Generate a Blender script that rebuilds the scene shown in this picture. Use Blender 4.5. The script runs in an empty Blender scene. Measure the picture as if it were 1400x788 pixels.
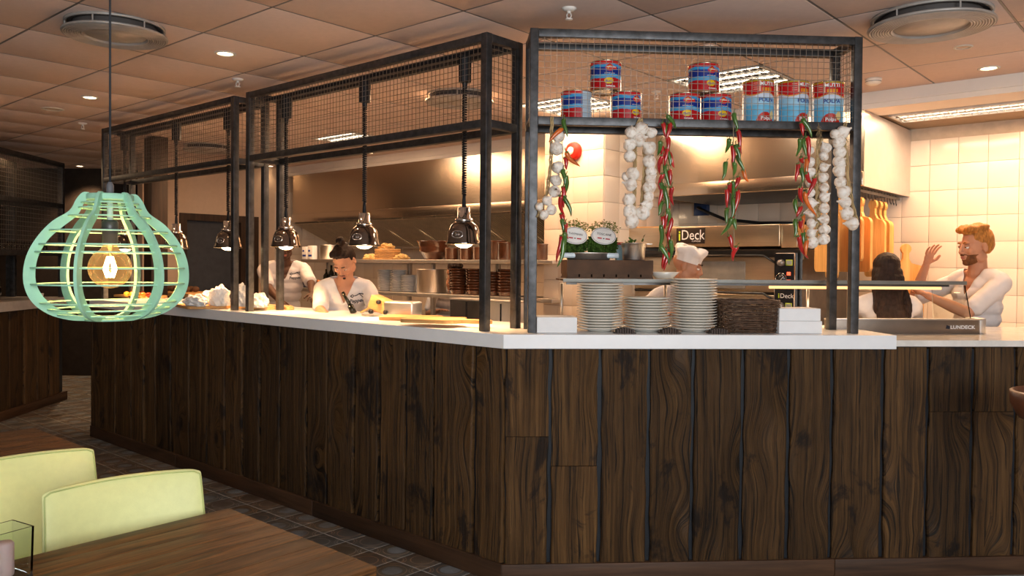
import bpy, bmesh, math, random
from math import sin, cos, pi, radians, sqrt, atan2, hypot
from mathutils import Vector, Matrix, noise

# ---------------------------------------------------------------- camera
EYE = 1.5
F_PX, CY, PIT, ROL = 1101.15, 380.60, 0.0172, 0.0081
sc = bpy.context.scene
col = sc.collection
cam_d = bpy.data.cameras.new('camera')
cam = bpy.data.objects.new('camera', cam_d); col.objects.link(cam)
cam_d.sensor_fit = 'HORIZONTAL'; cam_d.sensor_width = 36.0
cam_d.lens = F_PX / 1400 * 36.0
cam_d.shift_y = -(394 - CY) / 1400
cam_d.clip_start = 0.05; cam_d.clip_end = 60
_up = Vector((0, sin(PIT), cos(PIT))); _rt = Vector((1, 0, 0)); _fw = Vector((0, cos(PIT), -sin(PIT)))
_R = _rt * cos(ROL) + _up * sin(ROL); _U = -_rt * sin(ROL) + _up * cos(ROL)
cam.matrix_world = Matrix(((_R.x, _U.x, -_fw.x, 0), (_R.y, _U.y, -_fw.y, 0), (_R.z, _U.z, -_fw.z, EYE), (0, 0, 0, 1)))
sc.camera = cam

# ---------------------------------------------------------------- exposure
sc.view_settings.view_transform = 'Standard'
sc.view_settings.look = 'None'
sc.view_settings.gamma = 1.0
sc.view_settings.exposure = 0.0
sc.view_settings.use_curve_mapping = False

# ---------------------------------------------------------------- world
w = bpy.data.worlds.new('world'); sc.world = w; w.use_nodes = True
w.node_tree.nodes['Background'].inputs[0].default_value = (0.75, 0.85, 1.0, 1)
w.node_tree.nodes['Background'].inputs[1].default_value = 0.25

# ---------------------------------------------------------------- large lights
def lamp(kind, name, loc, energy, color, target=None, **kw):
    d = bpy.data.lights.new(name, kind); d.energy = energy; d.color = color
    for k, v in kw.items(): setattr(d, k, v)
    o = bpy.data.objects.new(name, d); col.objects.link(o); o.location = loc
    if target is not None:
        o.rotation_euler = (Vector(target) - Vector(loc)).to_track_quat('-Z', 'Y').to_euler()
    return o
WARM = (1.0, 0.62, 0.32); WARM2 = (1.0, 0.66, 0.38); DAY = (0.93, 0.97, 1.0)
# daylight through the restaurant's windows, behind and to the right of the camera
lamp('AREA', 'window_daylight', (1.9, -2.6, 1.9), 205, DAY, (1.0, 4, 0.9), shape='RECTANGLE', size=2.6, size_y=1.7)
lamp('AREA', 'window_daylight_side', (-0.6, -2.4, 2.0), 60, DAY, (-1.2, 3, 0.7), shape='RECTANGLE', size=1.4, size_y=1.2)

# ---------------------------------------------------------------- site frames
# A runs along the left front of the counter, F along its right front (45 degrees apart), C is their corner
aB = 0.8514
dB = Vector((cos(aB), sin(aB), 0)); dA = Vector((-sin(aB), cos(aB), 0))
aF = aB - pi / 4
dF = Vector((cos(aF), sin(aF), 0)); nF = Vector((-sin(aF), cos(aF), 0))
C = Vector((-0.0326, 3.7634, 0))
RA = aB - pi / 2; RF = aF
Z = Vector((0, 0, 1))
def A(s, off, z=0): return C + dA * s + dB * off + Z * z
def Fp(t, off, z=0): return C + dF * t + nF * off + Z * z
def ray(px, py):
    ur, vr = px - 700, py - CY
    u = ur * cos(ROL) + vr * sin(ROL); v = -ur * sin(ROL) + vr * cos(ROL)
    x, y, z = u / F_PX, 1.0, -v / F_PX
    return Vector((x, y * cos(PIT) + z * sin(PIT), -y * sin(PIT) + z * cos(PIT)))
def atY(px, py, Y):
    r = ray(px, py); return Vector((0, 0, EYE)) + r * (Y / r.y)
def atz(px, py, z):
    r = ray(px, py); return Vector((0, 0, EYE)) + r * ((z - EYE) / r.z)
def atpl(px, py, n, off):
    r = ray(px, py); return Vector((0, 0, EYE)) + r * ((off + n.dot(C)) / n.dot(r))
def atA(px, py, off): return atpl(px, py, dB, off)
def atF(px, py, off): return atpl(px, py, nF, off)
def atS(px, py, s): return atpl(px, py, dA, s)
def sA(p): return (p - C).dot(dA)
def oA(p): return (p - C).dot(dB)
def tF(p): return (p - C).dot(dF)
def oF(p): return (p - C).dot(nF)
def proj(p):
    x, y, z = p.x, p.y, p.z - EYE
    yc = y * cos(PIT) - z * sin(PIT); zc = z * cos(PIT) + y * sin(PIT)
    if yc < 0.05: return None
    u = F_PX * x / yc; v = -F_PX * zc / yc
    return (700 + u * cos(ROL) - v * sin(ROL), CY + u * sin(ROL) + v * cos(ROL))
def inview(p, m=20):
    q = proj(p); return q is not None and -m < q[0] < 1400 + m and -m < q[1] < 788 + m
def cornerF(oa, of):
    # plan point at offset oa from line A and of from line F
    det = dB.x * nF.y - dB.y * nF.x
    return Vector((C.x + (oa * nF.y - of * dB.y) / det, C.y + (dB.x * of - nF.x * oa) / det, 0))

# ---------------------------------------------------------------- mesh builder
class MB:
    def __init__(s): s.v = []; s.f = []; s.m = []; s.sm = []
    def add(s, vs, fs, mi=0, smooth=False):
        b = len(s.v); s.v.extend([Vector(q) for q in vs])
        for f in fs: s.f.append([b + i for i in f]); s.m.append(mi); s.sm.append(smooth)
        return s
    def box(s, x0, x1, y0, y1, z0, z1, mi=0, M=None):
        vs = [Vector((x, y, z)) for z in (z0, z1) for y in (y0, y1) for x in (x0, x1)]
        if M: vs = [M @ q for q in vs]
        return s.add(vs, [(0, 2, 3, 1), (4, 5, 7, 6), (0, 1, 5, 4), (2, 6, 7, 3), (0, 4, 6, 2), (1, 3, 7, 5)], mi)
    def bbox(s, x0, x1, y0, y1, z0, z1, b=0.004, mi=0, M=None):
        # chamfered box
        bm = bmesh.new(); bmesh.ops.create_cube(bm, size=1)
        for v in bm.verts:
            v.co = Vector(((x0 + x1) / 2 + v.co.x * (x1 - x0), (y0 + y1) / 2 + v.co.y * (y1 - y0), (z0 + z1) / 2 + v.co.z * (z1 - z0)))
        bmesh.ops.bevel(bm, geom=bm.edges[:] + bm.verts[:], offset=b, segments=2, profile=0.6, affect='EDGES')
        bm.verts.index_update()
        vs = [(M @ v.co if M else v.co.copy()) for v in bm.verts]; fs = [[v.index for v in f.verts] for f in bm.faces]
        bm.free(); return s.add(vs, fs, mi, True)
    def tube(s, pts, r, n=8, mi=0, caps=True, smooth=True, flat=1.0):
        pts = [Vector(p) for p in pts]; k = len(pts)
        rs = r if isinstance(r, (list, tuple)) else [r] * k
        vs = []; fs = []; prev = None
        for i, p in enumerate(pts):
            t = (pts[min(i + 1, k - 1)] - pts[max(i - 1, 0)])
            t = t.normalized() if t.length > 1e-9 else Vector((0, 0, 1))
            if prev is None:
                ref = Vector((0, 0, 1)) if abs(t.z) < 0.9 else Vector((1, 0, 0)); a = t.cross(ref).normalized()
            else:
                a = prev - t * prev.dot(t); a = a.normalized() if a.length > 1e-6 else t.orthogonal().normalized()
            prev = a; b = t.cross(a)
            for j in range(n):
                th = 2 * pi * j / n; vs.append(p + (a * cos(th) + b * sin(th) * flat) * rs[i])
        for i in range(k - 1):
            for j in range(n):
                j2 = (j + 1) % n; fs.append((i * n + j, i * n + j2, (i + 1) * n + j2, (i + 1) * n + j))
        if caps: fs.append(tuple(range(n - 1, -1, -1))); fs.append(tuple((k - 1) * n + j for j in range(n)))
        return s.add(vs, fs, mi, smooth)
    def lathe(s, prof, n=24, c=(0, 0, 0), mi=0, smooth=True, M=None, caps=True):
        # prof: list of (r, z); closed at r = 0
        c = Vector(c); vs = []; fs = []; idx = []
        for (r, z) in prof:
            if r < 1e-6: idx.append([len(vs)] * n); vs.append(Vector((0, 0, z)))
            else:
                idx.append(list(range(len(vs), len(vs) + n)))
                vs += [Vector((r * cos(2 * pi * j / n), r * sin(2 * pi * j / n), z)) for j in range(n)]
        for i in range(len(prof) - 1):
            a, b = idx[i], idx[i + 1]
            for j in range(n):
                j2 = (j + 1) % n; q = []
                for t in (a[j], a[j2], b[j2], b[j]):
                    if t not in q: q.append(t)
                if len(q) > 2: fs.append(q)
        if caps:
            if prof[0][0] > 1e-6: fs.append(idx[0][::-1])
            if prof[-1][0] > 1e-6: fs.append(idx[-1])
        vs = [(M @ q if M else q) + c for q in vs]
        return s.add(vs, fs, mi, smooth)
    def prism(s, poly, z0, z1, mi=0, M=None):
        n = len(poly); vs = [Vector((p[0], p[1], z0)) for p in poly] + [Vector((p[0], p[1], z1)) for p in poly]
        if M: vs = [M @ q for q in vs]
        fs = [tuple(range(n - 1, -1, -1)), tuple(range(n, 2 * n))] + [(i, (i + 1) % n, n + (i + 1) % n, n + i) for i in range(n)]
        return s.add(vs, fs, mi)
    def ball(s, c, r, n=12, mi=0, M=None):
        if not isinstance(r, (tuple, list, Vector)): r = (r, r, r)
        vs = []; fs = []; h = n // 2
        for i in range(h + 1):
            a = pi * i / h
            for j in range(n):
                b = 2 * pi * j / n
                q = Vector((r[0] * sin(a) * cos(b), r[1] * sin(a) * sin(b), r[2] * cos(a)))
                vs.append((M @ q if M else q) + Vector(c))
        for i in range(h):
            for j in range(n):
                j2 = (j + 1) % n; fs.append((i * n + j, (i + 1) * n + j, (i + 1) * n + j2, i * n + j2))
        return s.add(vs, fs, mi, True)
    def beam(s, a, b, wd, mi=0, up=None, h=None):
        # square bar from a to b
        a = Vector(a); b = Vector(b); t = (b - a).normalized(); up = Vector(up) if up else (Z if abs(t.z) < 0.9 else Vector((0, 1, 0)))
        x = t.cross(up).normalized(); y = x.cross(t); h = h or wd
        vs = [p + x * sx * wd / 2 + y * sy * h / 2 for p in (a, b) for sy in (-1, 1) for sx in (-1, 1)]
        return s.add(vs, [(0, 2, 3, 1), (4, 5, 7, 6), (0, 1, 5, 4), (2, 6, 7, 3), (0, 4, 6, 2), (1, 3, 7, 5)], mi)
    def mesh(s, name, mats=None):
        me = bpy.data.meshes.new(name); me.from_pydata([tuple(q) for q in s.v], [], s.f)
        me.polygons.foreach_set('material_index', s.m); me.polygons.foreach_set('use_smooth', s.sm)
        for m in (mats or []): me.materials.append(m)
        me.validate(); me.update()
        bm = bmesh.new(); bm.from_mesh(me); bmesh.ops.remove_doubles(bm, verts=bm.verts, dist=1e-6); bmesh.ops.recalc_face_normals(bm, faces=bm.faces); bm.to_mesh(me); bm.free()
        return me
    def build(s, name, mats, parent=None, loc=None, rotz=0, **tags):
        if not isinstance(mats, (list, tuple)): mats = [mats]
        return link(name, s.mesh(name, mats), parent, loc, rotz, **tags)
def link(name, data, parent=None, loc=None, rotz=0, **tags):
    o = bpy.data.objects.new(name, data); col.objects.link(o)
    if parent: o.parent = parent
    if loc is not None: o.location = loc
    if rotz: o.rotation_euler = (0, 0, rotz)
    for k, v in tags.items(): o[k] = v
    return o
def thing(name, label, cat, loc=(0, 0, 0), rotz=0, group=None):
    o = bpy.data.objects.new(name, None); col.objects.link(o); o.empty_display_size = 0.05
    o.location = loc; o.rotation_euler = (0, 0, rotz); o['label'] = label; o['category'] = cat
    if group: o['group'] = group
    return o
def tag(o, label, cat, group=None):
    o['label'] = label; o['category'] = cat
    if group: o['group'] = group
    return o
KIDS = {}
def copy_tree(o, parent=None):
    c = o.copy(); col.objects.link(c)
    if parent: c.parent = parent
    for ch in [q for q in o.children]: copy_tree(ch, c)
    return c
def dup(o, label, loc, rotz=None, group=None):
    c = copy_tree(o); c.location = loc; c['label'] = label
    if rotz is not None: c.rotation_euler = (0, 0, rotz)
    if group: c['group'] = group
    return c
def textmesh(txt, size, align='CENTER', bold=False, extrude=0.0, shear=0.0):
    cu = bpy.data.curves.new('lettering', 'FONT'); cu.body = txt; cu.size = size; cu.align_x = align; cu.align_y = 'CENTER'
    cu.resolution_u = 3; cu.shear = shear
    if bold: cu.offset = size * 0.025
    o = bpy.data.objects.new('lettering', cu); col.objects.link(o)
    dg = bpy.context.evaluated_depsgraph_get(); me = bpy.data.meshes.new_from_object(o.evaluated_get(dg))
    vs = [v.co.copy() for v in me.vertices]; fs = [list(p.vertices) for p in me.polygons]
    bpy.data.objects.remove(o); bpy.data.curves.remove(cu); bpy.data.meshes.remove(me)
    return vs, fs

# ---------------------------------------------------------------- materials
MATS = {}
def nt_new(name):
    m = bpy.data.materials.new(name); m.use_nodes = True; t = m.node_tree
    b = t.nodes['Principled BSDF']; return m, t, b
def node(t, kind, **kw):
    n = t.nodes.new(kind)
    for k, v in kw.items():
        if k == 'op': n.operation = v
        elif isinstance(k, str) and hasattr(n, k): setattr(n, k, v)
    return n
def mix(t, fac, a, b, blend='MIX'):
    n = t.nodes.new('ShaderNodeMix'); n.data_type = 'RGBA'; n.blend_type = blend
    for sock, v in ((n.inputs[0], fac), (n.inputs[6], a), (n.inputs[7], b)):
        if hasattr(v, 'links') or hasattr(v, 'is_linked'): t.links.new(v, sock)
        elif isinstance(v, (tuple, list)): sock.default_value = (*v[:3], 1)
        else: sock.default_value = v
    return n.outputs[2]
def math(t, op, a, b=None, c=None, clamp=False):
    n = t.nodes.new('ShaderNodeMath'); n.operation = op; n.use_clamp = clamp
    for i, v in enumerate((a, b, c)):
        if v is None: continue
        if hasattr(v, 'is_linked'): t.links.new(v, n.inputs[i])
        else: n.inputs[i].default_value = v
    return n.outputs[0]
def coords(t, scale=(1, 1, 1), rnd=True, kind='Object'):
    tc = t.nodes.new('ShaderNodeTexCoord'); mp = t.nodes.new('ShaderNodeMapping'); mp.inputs['Scale'].default_value = scale
    t.links.new(tc.outputs[kind], mp.inputs['Vector'])
    if rnd:
        oi = t.nodes.new('ShaderNodeObjectInfo'); cb = t.nodes.new('ShaderNodeCombineXYZ')
        r = math(t, 'MULTIPLY', oi.outputs['Random'], 37.0)
        for i in range(3): t.links.new(r, cb.inputs[i])
        t.links.new(cb.outputs[0], mp.inputs['Location'])
    return mp.outputs[0]
def noi(t, vec, scale, detail=4, rough=0.55, dist=0.0):
    n = t.nodes.new('ShaderNodeTexNoise'); n.inputs['Scale'].default_value = scale; n.inputs['Detail'].default_value = detail
    n.inputs['Roughness'].default_value = rough; n.inputs['Distortion'].default_value = dist
    t.links.new(vec, n.inputs['Vector']); return n.outputs['Fac']
def ramp(t, fac, stops):
    n = t.nodes.new('ShaderNodeValToRGB'); e = n.color_ramp.elements
    while len(e) < len(stops): e.new(0.5)
    for i, (p, c) in enumerate(stops): e[i].position = p; e[i].color = (*c, 1) if len(c) == 3 else c
    t.links.new(fac, n.inputs[0]); return n.outputs[0]
def bump(t, b, h, strength=0.3, dist=0.01):
    n = t.nodes.new('ShaderNodeBump'); n.inputs['Strength'].default_value = strength; n.inputs['Distance'].default_value = dist
    t.links.new(h, n.inputs['Height']); t.links.new(n.outputs[0], b.inputs['Normal'])
def mat(name, c, rough=0.5, metal=0.0, var=0.12, bmp=0.15, ns=12, em=None, ems=0, trans=0, coat=0, sss=0, aniso=0, stretch=(1, 1, 1), alpha=None):
    if name in MATS: return MATS[name]
    m, t, b = nt_new(name)
    v = coords(t, stretch); n = noi(t, v, ns)
    lo = tuple(x * (1 - var) for x in c); hi = tuple(min(1, x * (1 + var)) for x in c)
    t.links.new(ramp(t, n, [(0.3, lo), (0.7, hi)]), b.inputs['Base Color'])
    b.inputs['Roughness'].default_value = rough; b.inputs['Metallic'].default_value = metal
    if bmp: bump(t, b, noi(t, v, ns * 4), bmp, 0.004)
    if not metal and rough > .35 and not coat: b.inputs['Specular IOR Level'].default_value = 0.22
    if em: b.inputs['Emission Color'].default_value = (*em, 1); b.inputs['Emission Strength'].default_value = ems
    if trans: b.inputs['Transmission Weight'].default_value = trans
    if coat: b.inputs['Coat Weight'].default_value = coat; b.inputs['Coat Roughness'].default_value = 0.08
    if sss: b.inputs['Subsurface Weight'].default_value = sss; b.inputs['Subsurface Scale'].default_value = 0.01
    if aniso: b.inputs['Anisotropic'].default_value = aniso
    if alpha is not None: b.inputs['Alpha'].default_value = alpha
    MATS[name] = m; return m
def wood(name, dark, light, axis='X', scale=1.0, rough=0.45, contrast=(0.35, 0.65), bmp=0.25, coat=0.0):
    # straight grain along one axis of the object
    if name in MATS: return MATS[name]
    m, t, b = nt_new(name)
    st = {'X': (0.8, 12, 12), 'Y': (12, 0.7, 12), 'Z': (12, 12, 0.8)}[axis]
    v = coords(t, tuple(q * scale for q in st))
    n1 = noi(t, v, 2.2, 6, 0.6, 0.8); n2 = noi(t, v, 9, 3, 0.6, 0.2)
    f = math(t, 'ADD', math(t, 'MULTIPLY', n1, 0.7), math(t, 'MULTIPLY', n2, 0.3))
    c = ramp(t, f, [(contrast[0], dark), (contrast[1], light)])
    oi = t.nodes.new('ShaderNodeObjectInfo'); k = math(t, 'MULTIPLY_ADD', oi.outputs['Random'], 0.45, 0.75)
    cb = t.nodes.new('ShaderNodeCombineXYZ')
    for i in range(3): t.links.new(k, cb.inputs[i])
    c = mix(t, 1.0, c, cb.outputs[0], 'MULTIPLY')
    t.links.new(c, b.inputs['Base Color']); b.inputs['Roughness'].default_value = rough; b.inputs['Specular IOR Level'].default_value = .3
    if coat: b.inputs['Coat Weight'].default_value = coat; b.inputs['Coat Roughness'].default_value = 0.2
    bump(t, b, f, bmp, 0.004)
    MATS[name] = m; return m
def reclaimed(name):
    # dark stained rough-sawn old timber: grain that flows round knots, cracks, worn highlights
    m, t, b = nt_new(name)
    tc = t.nodes.new('ShaderNodeTexCoord'); oi = t.nodes.new('ShaderNodeObjectInfo')
    sep = t.nodes.new('ShaderNodeSeparateXYZ'); t.links.new(tc.outputs['Object'], sep.inputs[0])
    r = math(t, 'MULTIPLY', oi.outputs['Random'], 53.0)
    x = math(t, 'ADD', sep.outputs['X'], r); z = math(t, 'ADD', sep.outputs['Z'], math(t, 'MULTIPLY', r, 1.7))
    def comb(a, b_, c_):
        n = t.nodes.new('ShaderNodeCombineXYZ')
        for i, q in enumerate((a, b_, c_)):
            if hasattr(q, 'is_linked'): t.links.new(q, n.inputs[i])
            else: n.inputs[i].default_value = q
        return n.outputs[0]
    # knots
    kv = comb(math(t, 'MULTIPLY', x, 4.2), 0.0, math(t, 'MULTIPLY', z, 2.1))
    vo = t.nodes.new('ShaderNodeTexVoronoi'); vo.inputs['Scale'].default_value = 1.0; vo.voronoi_dimensions = '3D'; t.links.new(kv, vo.inputs['Vector'])
    sc2 = t.nodes.new('ShaderNodeSeparateColor'); t.links.new(vo.outputs['Color'], sc2.inputs[0])
    has = math(t, 'GREATER_THAN', sc2.outputs[0], 0.3)
    kd = vo.outputs['Distance']
    near = math(t, 'MULTIPLY', math(t, 'POWER', math(t, 'SUBTRACT', 1.0, math(t, 'MULTIPLY', kd, 1.7), None, True), 2.0), has)
    warp = noi(t, comb(math(t, 'MULTIPLY', x, 3.0), 0.0, math(t, 'MULTIPLY', z, 1.3)), 1.0, 3, 0.5)
    gx = math(t, 'ADD', math(t, 'MULTIPLY', x, 40.0), math(t, 'ADD', math(t, 'MULTIPLY', warp, 2.6), math(t, 'MULTIPLY', near, 6.5)))
    g1 = noi(t, comb(gx, 0.0, math(t, 'MULTIPLY', z, 0.9)), 1.0, 6, 0.65, 0.3)
    fine = noi(t, comb(math(t, 'MULTIPLY', gx, 4.5), 0.0, math(t, 'MULTIPLY', z, 2.4)), 1.0, 5, 0.7)
    big = noi(t, comb(math(t, 'MULTIPLY', x, 2.2), 0.0, math(t, 'MULTIPLY', z, 1.5)), 1.0, 3, 0.6)
    f = math(t, 'ADD', math(t, 'MULTIPLY', g1, 0.55), math(t, 'ADD', math(t, 'MULTIPLY', fine, 0.28), math(t, 'MULTIPLY', big, 0.17)))
    c = ramp(t, f, [(0.35, (0.006, 0.0035, 0.002)), (0.43, (0.05, 0.025, 0.009)), (0.55, (0.115, 0.058, 0.020)), (0.70, (0.23, 0.128, 0.048))])
    streak = noi(t, comb(math(t, 'MULTIPLY', gx, 2.3), 3.0, math(t, 'MULTIPLY', z, 1.3)), 1.0, 4, 0.75, 0.5)
    c = mix(t, ramp(t, streak, [(0.41, (.95, .95, .95)), (0.455, (0, 0, 0))]), c, (0.012, 0.008, 0.005))
    # dark hearts of the knots, dark burnt patches
    core = ramp(t, math(t, 'MULTIPLY', near, 1.0), [(0.55, (0, 0, 0)), (0.85, (1, 1, 1))])
    c = mix(t, core, c, (0.014, 0.009, 0.006))
    patch = noi(t, comb(math(t, 'MULTIPLY', x, 4.0), 0.0, math(t, 'MULTIPLY', z, 2.4)), 1.0, 5, 0.7, 0.6)
    pf = ramp(t, patch, [(0.57, (0, 0, 0)), (0.63, (0.85, 0.85, 0.85))])
    c = mix(t, pf, c, (0.014, 0.009, 0.007))
    k = math(t, 'MULTIPLY_ADD', oi.outputs['Random'], 0.5, 0.56)
    c = mix(t, 1.0, c, comb(k, k, k), 'MULTIPLY')
    t.links.new(c, b.inputs['Base Color'])
    t.links.new(math(t, 'MULTIPLY_ADD', fine, 0.3, 0.42), b.inputs['Roughness'])
    b.inputs['Specular IOR Level'].default_value = 0.22
    hgt = math(t, 'SUBTRACT', math(t, 'ADD', math(t, 'MULTIPLY', g1, 0.9), math(t, 'MULTIPLY', fine, 0.6)), math(t, 'MULTIPLY', near, 0.5))
    bump(t, b, hgt, 0.85, 0.014)
    MATS[name] = m; return m
def glass(name, tint=(1, 1, 1), rough=0.02, ior=1.45):
    if name in MATS: return MATS[name]
    m, t, b = nt_new(name)
    n = noi(t, coords(t), 3)
    t.links.new(ramp(t, n, [(0, tint), (1, tuple(q * 0.98 for q in tint))]), b.inputs['Base Color'])
    b.inputs['Roughness'].default_value = rough; b.inputs['Transmission Weight'].default_value = 1; b.inputs['IOR'].default_value = ior
    MATS[name] = m; return m
def emis(name, c, s):
    if name in MATS: return MATS[name]
    m, t, b = nt_new(name)
    b.inputs['Base Color'].default_value = (*c, 1); b.inputs['Emission Color'].default_value = (*c, 1)
    n = noi(t, coords(t), 4); t.links.new(math(t, 'MULTIPLY_ADD', n, s * 0.1, s * 0.95), b.inputs['Emission Strength'])
    MATS[name] = m; return m
def tilemat(name, c1, c2, rough=0.15, bmp=0.05):
    if name in MATS: return MATS[name]
    m, t, b = nt_new(name); oi = t.nodes.new('ShaderNodeObjectInfo')
    c = mix(t, oi.outputs['Random'], c1, c2); n = noi(t, coords(t), 6)
    c = mix(t, math(t, 'MULTIPLY', n, 0.12), c, tuple(q * 0.8 for q in c1))
    t.links.new(c, b.inputs['Base Color']); b.inputs['Roughness'].default_value = rough
    bump(t, b, n, bmp, 0.004); MATS[name] = m; return m
STEEL = mat('brushed_steel', (0.66, 0.62, 0.57), 0.42, 1.0, 0.08, 0.08, 6, stretch=(2, 60, 60), aniso=0.4)
STEELZ = mat('brushed_steel_vertical', (0.74, 0.71, 0.67), 0.36, 1.0, 0.08, 0.08, 6, stretch=(60, 60, 2))
DSTEEL = mat('dark_steel', (0.1, 0.095, 0.09), 0.38, 0.9, 0.2, 0.1, 10)
HOODM = mat('hood_steel', (0.60, 0.51, 0.41), 0.22, 1.0, 0.06, 0.35, 0.9, stretch=(1.6, 1.2, 0.3))
CHROME = mat('chrome', (0.8, 0.8, 0.8), 0.06, 1.0, 0.02, 0)
BLKCHROME = mat('smoked_chrome', (0.28, 0.24, 0.21), 0.09, 1.0, 0.05, 0)
BLACK = mat('black_plastic', (0.015, 0.015, 0.017), 0.4)
IRON = mat('raw_black_iron', (0.075, 0.075, 0.077), 0.42, 0.75, 0.35, 0.12, 25)
WIRE = mat('galvanised_wire', (0.2, 0.17, 0.14), 0.45, 0.7, 0.1, 0)
WHITE = mat('white_solid_surface', (0.8, 0.81, 0.82), 0.3, 0, 0.02, 0.02)
PAPER = mat('white_paper', (0.82, 0.8, 0.77), 0.8, 0, 0.04, 0.25, 14)
CERAM = mat('cream_stoneware', (0.76, 0.72, 0.64), 0.22, 0, 0.04, 0.02, coat=0.3)
BROWNC = mat('brown_glazed_clay', (0.105, 0.034, 0.014), 0.18, 0, 0.3, 0.08, 10, coat=0.5)
SHIRT = mat('white_cotton', (0.66, 0.62, 0.61), 0.85, 0, 0.04, 0.5, 9)
SKIN = mat('light_skin', (0.62, 0.33, 0.22), 0.5, 0, 0.08, 0.08, 10, sss=0.08)
SKIN2 = mat('tanned_shaded_skin', (0.5, 0.24, 0.14), 0.5, 0, 0.08, 0.08, 10, sss=0.06)
SKIND = mat('dark_skin', (0.1, 0.045, 0.025), 0.45, 0, 0.1, 0.08, 10)
LIP = mat('lip_skin', (0.42, 0.15, 0.11), 0.45)
EYEW = mat('eye_white', (0.75, 0.72, 0.68), 0.25)
HAIRD = mat('dark_brown_hair', (0.022, 0.010, 0.006), 0.5, 0, 0.5, 0.9, 8, stretch=(9, 9, 1.2))
HAIRG = mat('ginger_hair', (0.42, 0.17, 0.035), 0.5, 0, 0.4, 0.9, 10, stretch=(9, 9, 3))
PANTS = mat('black_trousers', (0.02, 0.02, 0.022), 0.8)
BOARD = wood('maple_board', (0.55, 0.27, 0.09), (0.78, 0.45, 0.17), 'X', 1.2, 0.5, bmp=0.1)
BOARDZ = wood('maple_board_upright', (0.62, 0.3, 0.08), (0.85, 0.48, 0.16), 'Z', 1.2, 0.5, bmp=0.1)
# ================================================================ SETTING
def structure(o): o['kind'] = 'structure'; return o
CEIL = 2.70; KC = 2.585
BULK = 2.96; BACK = 4.08; ENDS = 6.45
# ---- floor: grout bed with patterned cement tiles laid along frame A
GROUT = mat('floor_grout', (0.42, 0.42, 0.41), 0.9, 0, 0.2, 0.3, 30)
def floor_tile_material():
    m, t, b = nt_new('patterned_cement_tile')
    tc = t.nodes.new('ShaderNodeTexCoord'); oi = t.nodes.new('ShaderNodeObjectInfo')
    # ornament drawn in the tile's own coordinates (tile is 0.2 m square): medallion, rings, corner arcs
    sp = t.nodes.new('ShaderNodeSeparateXYZ'); t.links.new(tc.outputs['Object'], sp.inputs[0])
    ax, ay = math(t, 'ABSOLUTE', sp.outputs['X']), math(t, 'ABSOLUTE', sp.outputs['Y'])
    hyp = lambda p, q: math(t, 'SQRT', math(t, 'ADD', math(t, 'MULTIPLY', p, p), math(t, 'MULTIPLY', q, q)))
    r = hyp(ax, ay); rc = hyp(math(t, 'SUBTRACT', 0.1, ax), math(t, 'SUBTRACT', 0.1, ay))
    rnd_ = oi.outputs['Random']
    line = lambda d, r0, wd: math(t, 'LESS_THAN', math(t, 'ABSOLUTE', math(t, 'SUBTRACT', d, r0)), wd)
    arcs = math(t, 'MAXIMUM', line(rc, .046, .0035), math(t, 'MAXIMUM', line(rc, .060, .002), line(r, math(t, 'MULTIPLY_ADD', rnd_, .02, .056), .003)))
    med = math(t, 'MULTIPLY', math(t, 'LESS_THAN', r, .05), math(t, 'GREATER_THAN', math(t, 'FRACT', math(t, 'MULTIPLY', rnd_, 5.1)), .4))
    base = ramp(t, rnd_, [(0.0, (0.12, 0.12, 0.115)), (0.3, (0.13, 0.09, 0.06)), (0.55, (0.09, 0.105, 0.115)), (0.8, (0.14, 0.11, 0.075)), (1.0, (0.10, 0.07, 0.05))])
    fig = ramp(t, math(t, 'FRACT', math(t, 'MULTIPLY', rnd_, 7.3)), [(0, (0.42, 0.40, 0.37)), (0.5, (0.45, 0.26, 0.13)), (1, (0.36, 0.32, 0.28))])
    wear = noi(t, coords(t), 14, 5, 0.7)
    wm_ = ramp(t, wear, [(0.35, (0.25, 0.25, 0.25)), (0.6, (0.9, 0.9, 0.9))])
    c = mix(t, math(t, 'MULTIPLY', med, wm_), base, (.25, .29, .33)); c = mix(t, math(t, 'MULTIPLY', arcs, wm_), c, fig); c = mix(t, math(t, 'MULTIPLY', wear, 0.25), c, (0.12, 0.1, 0.08))
    t.links.new(c, b.inputs['Base Color']); b.inputs['Roughness'].default_value = 0.38
    bump(t, b, wear, 0.03, 0.002); return m
FT = floor_tile_material()
fl = structure(MB().box(-16, 9, -4, 16, -0.06, -0.0012).build('floor', GROUT))
TS = 0.2
tme = MB().bbox(-TS / 2 + .004, TS / 2 - .004, -TS / 2 + .004, TS / 2 - .004, -0.012, 0, 0.001).mesh('tile', [FT])
cand = []
for i in range(-30, 50):
    for j in range(-40, 4):
        p = A(i * TS + 0.1, j * TS + 0.08 - TS / 2 - 0.03)
        if p.y < 1.2 or not inview(p, 30): continue
        if oF(p) > -0.02 and oA(p) > -0.02: continue
        q = proj(p); q2 = proj(p + dA * TS); 
        cand.append((p.length, p, i))
for i in range(22, 52):
    for j in range(1, 14):
        p = A(i * TS + 0.1, j * TS + 0.08 - TS / 2 - 0.03)
        if sA(p) < 4.85 or not inview(p, 5): continue
        q = proj(p)
        if q[0] > 140: continue
        cand.append((p.length, p, i))
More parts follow.
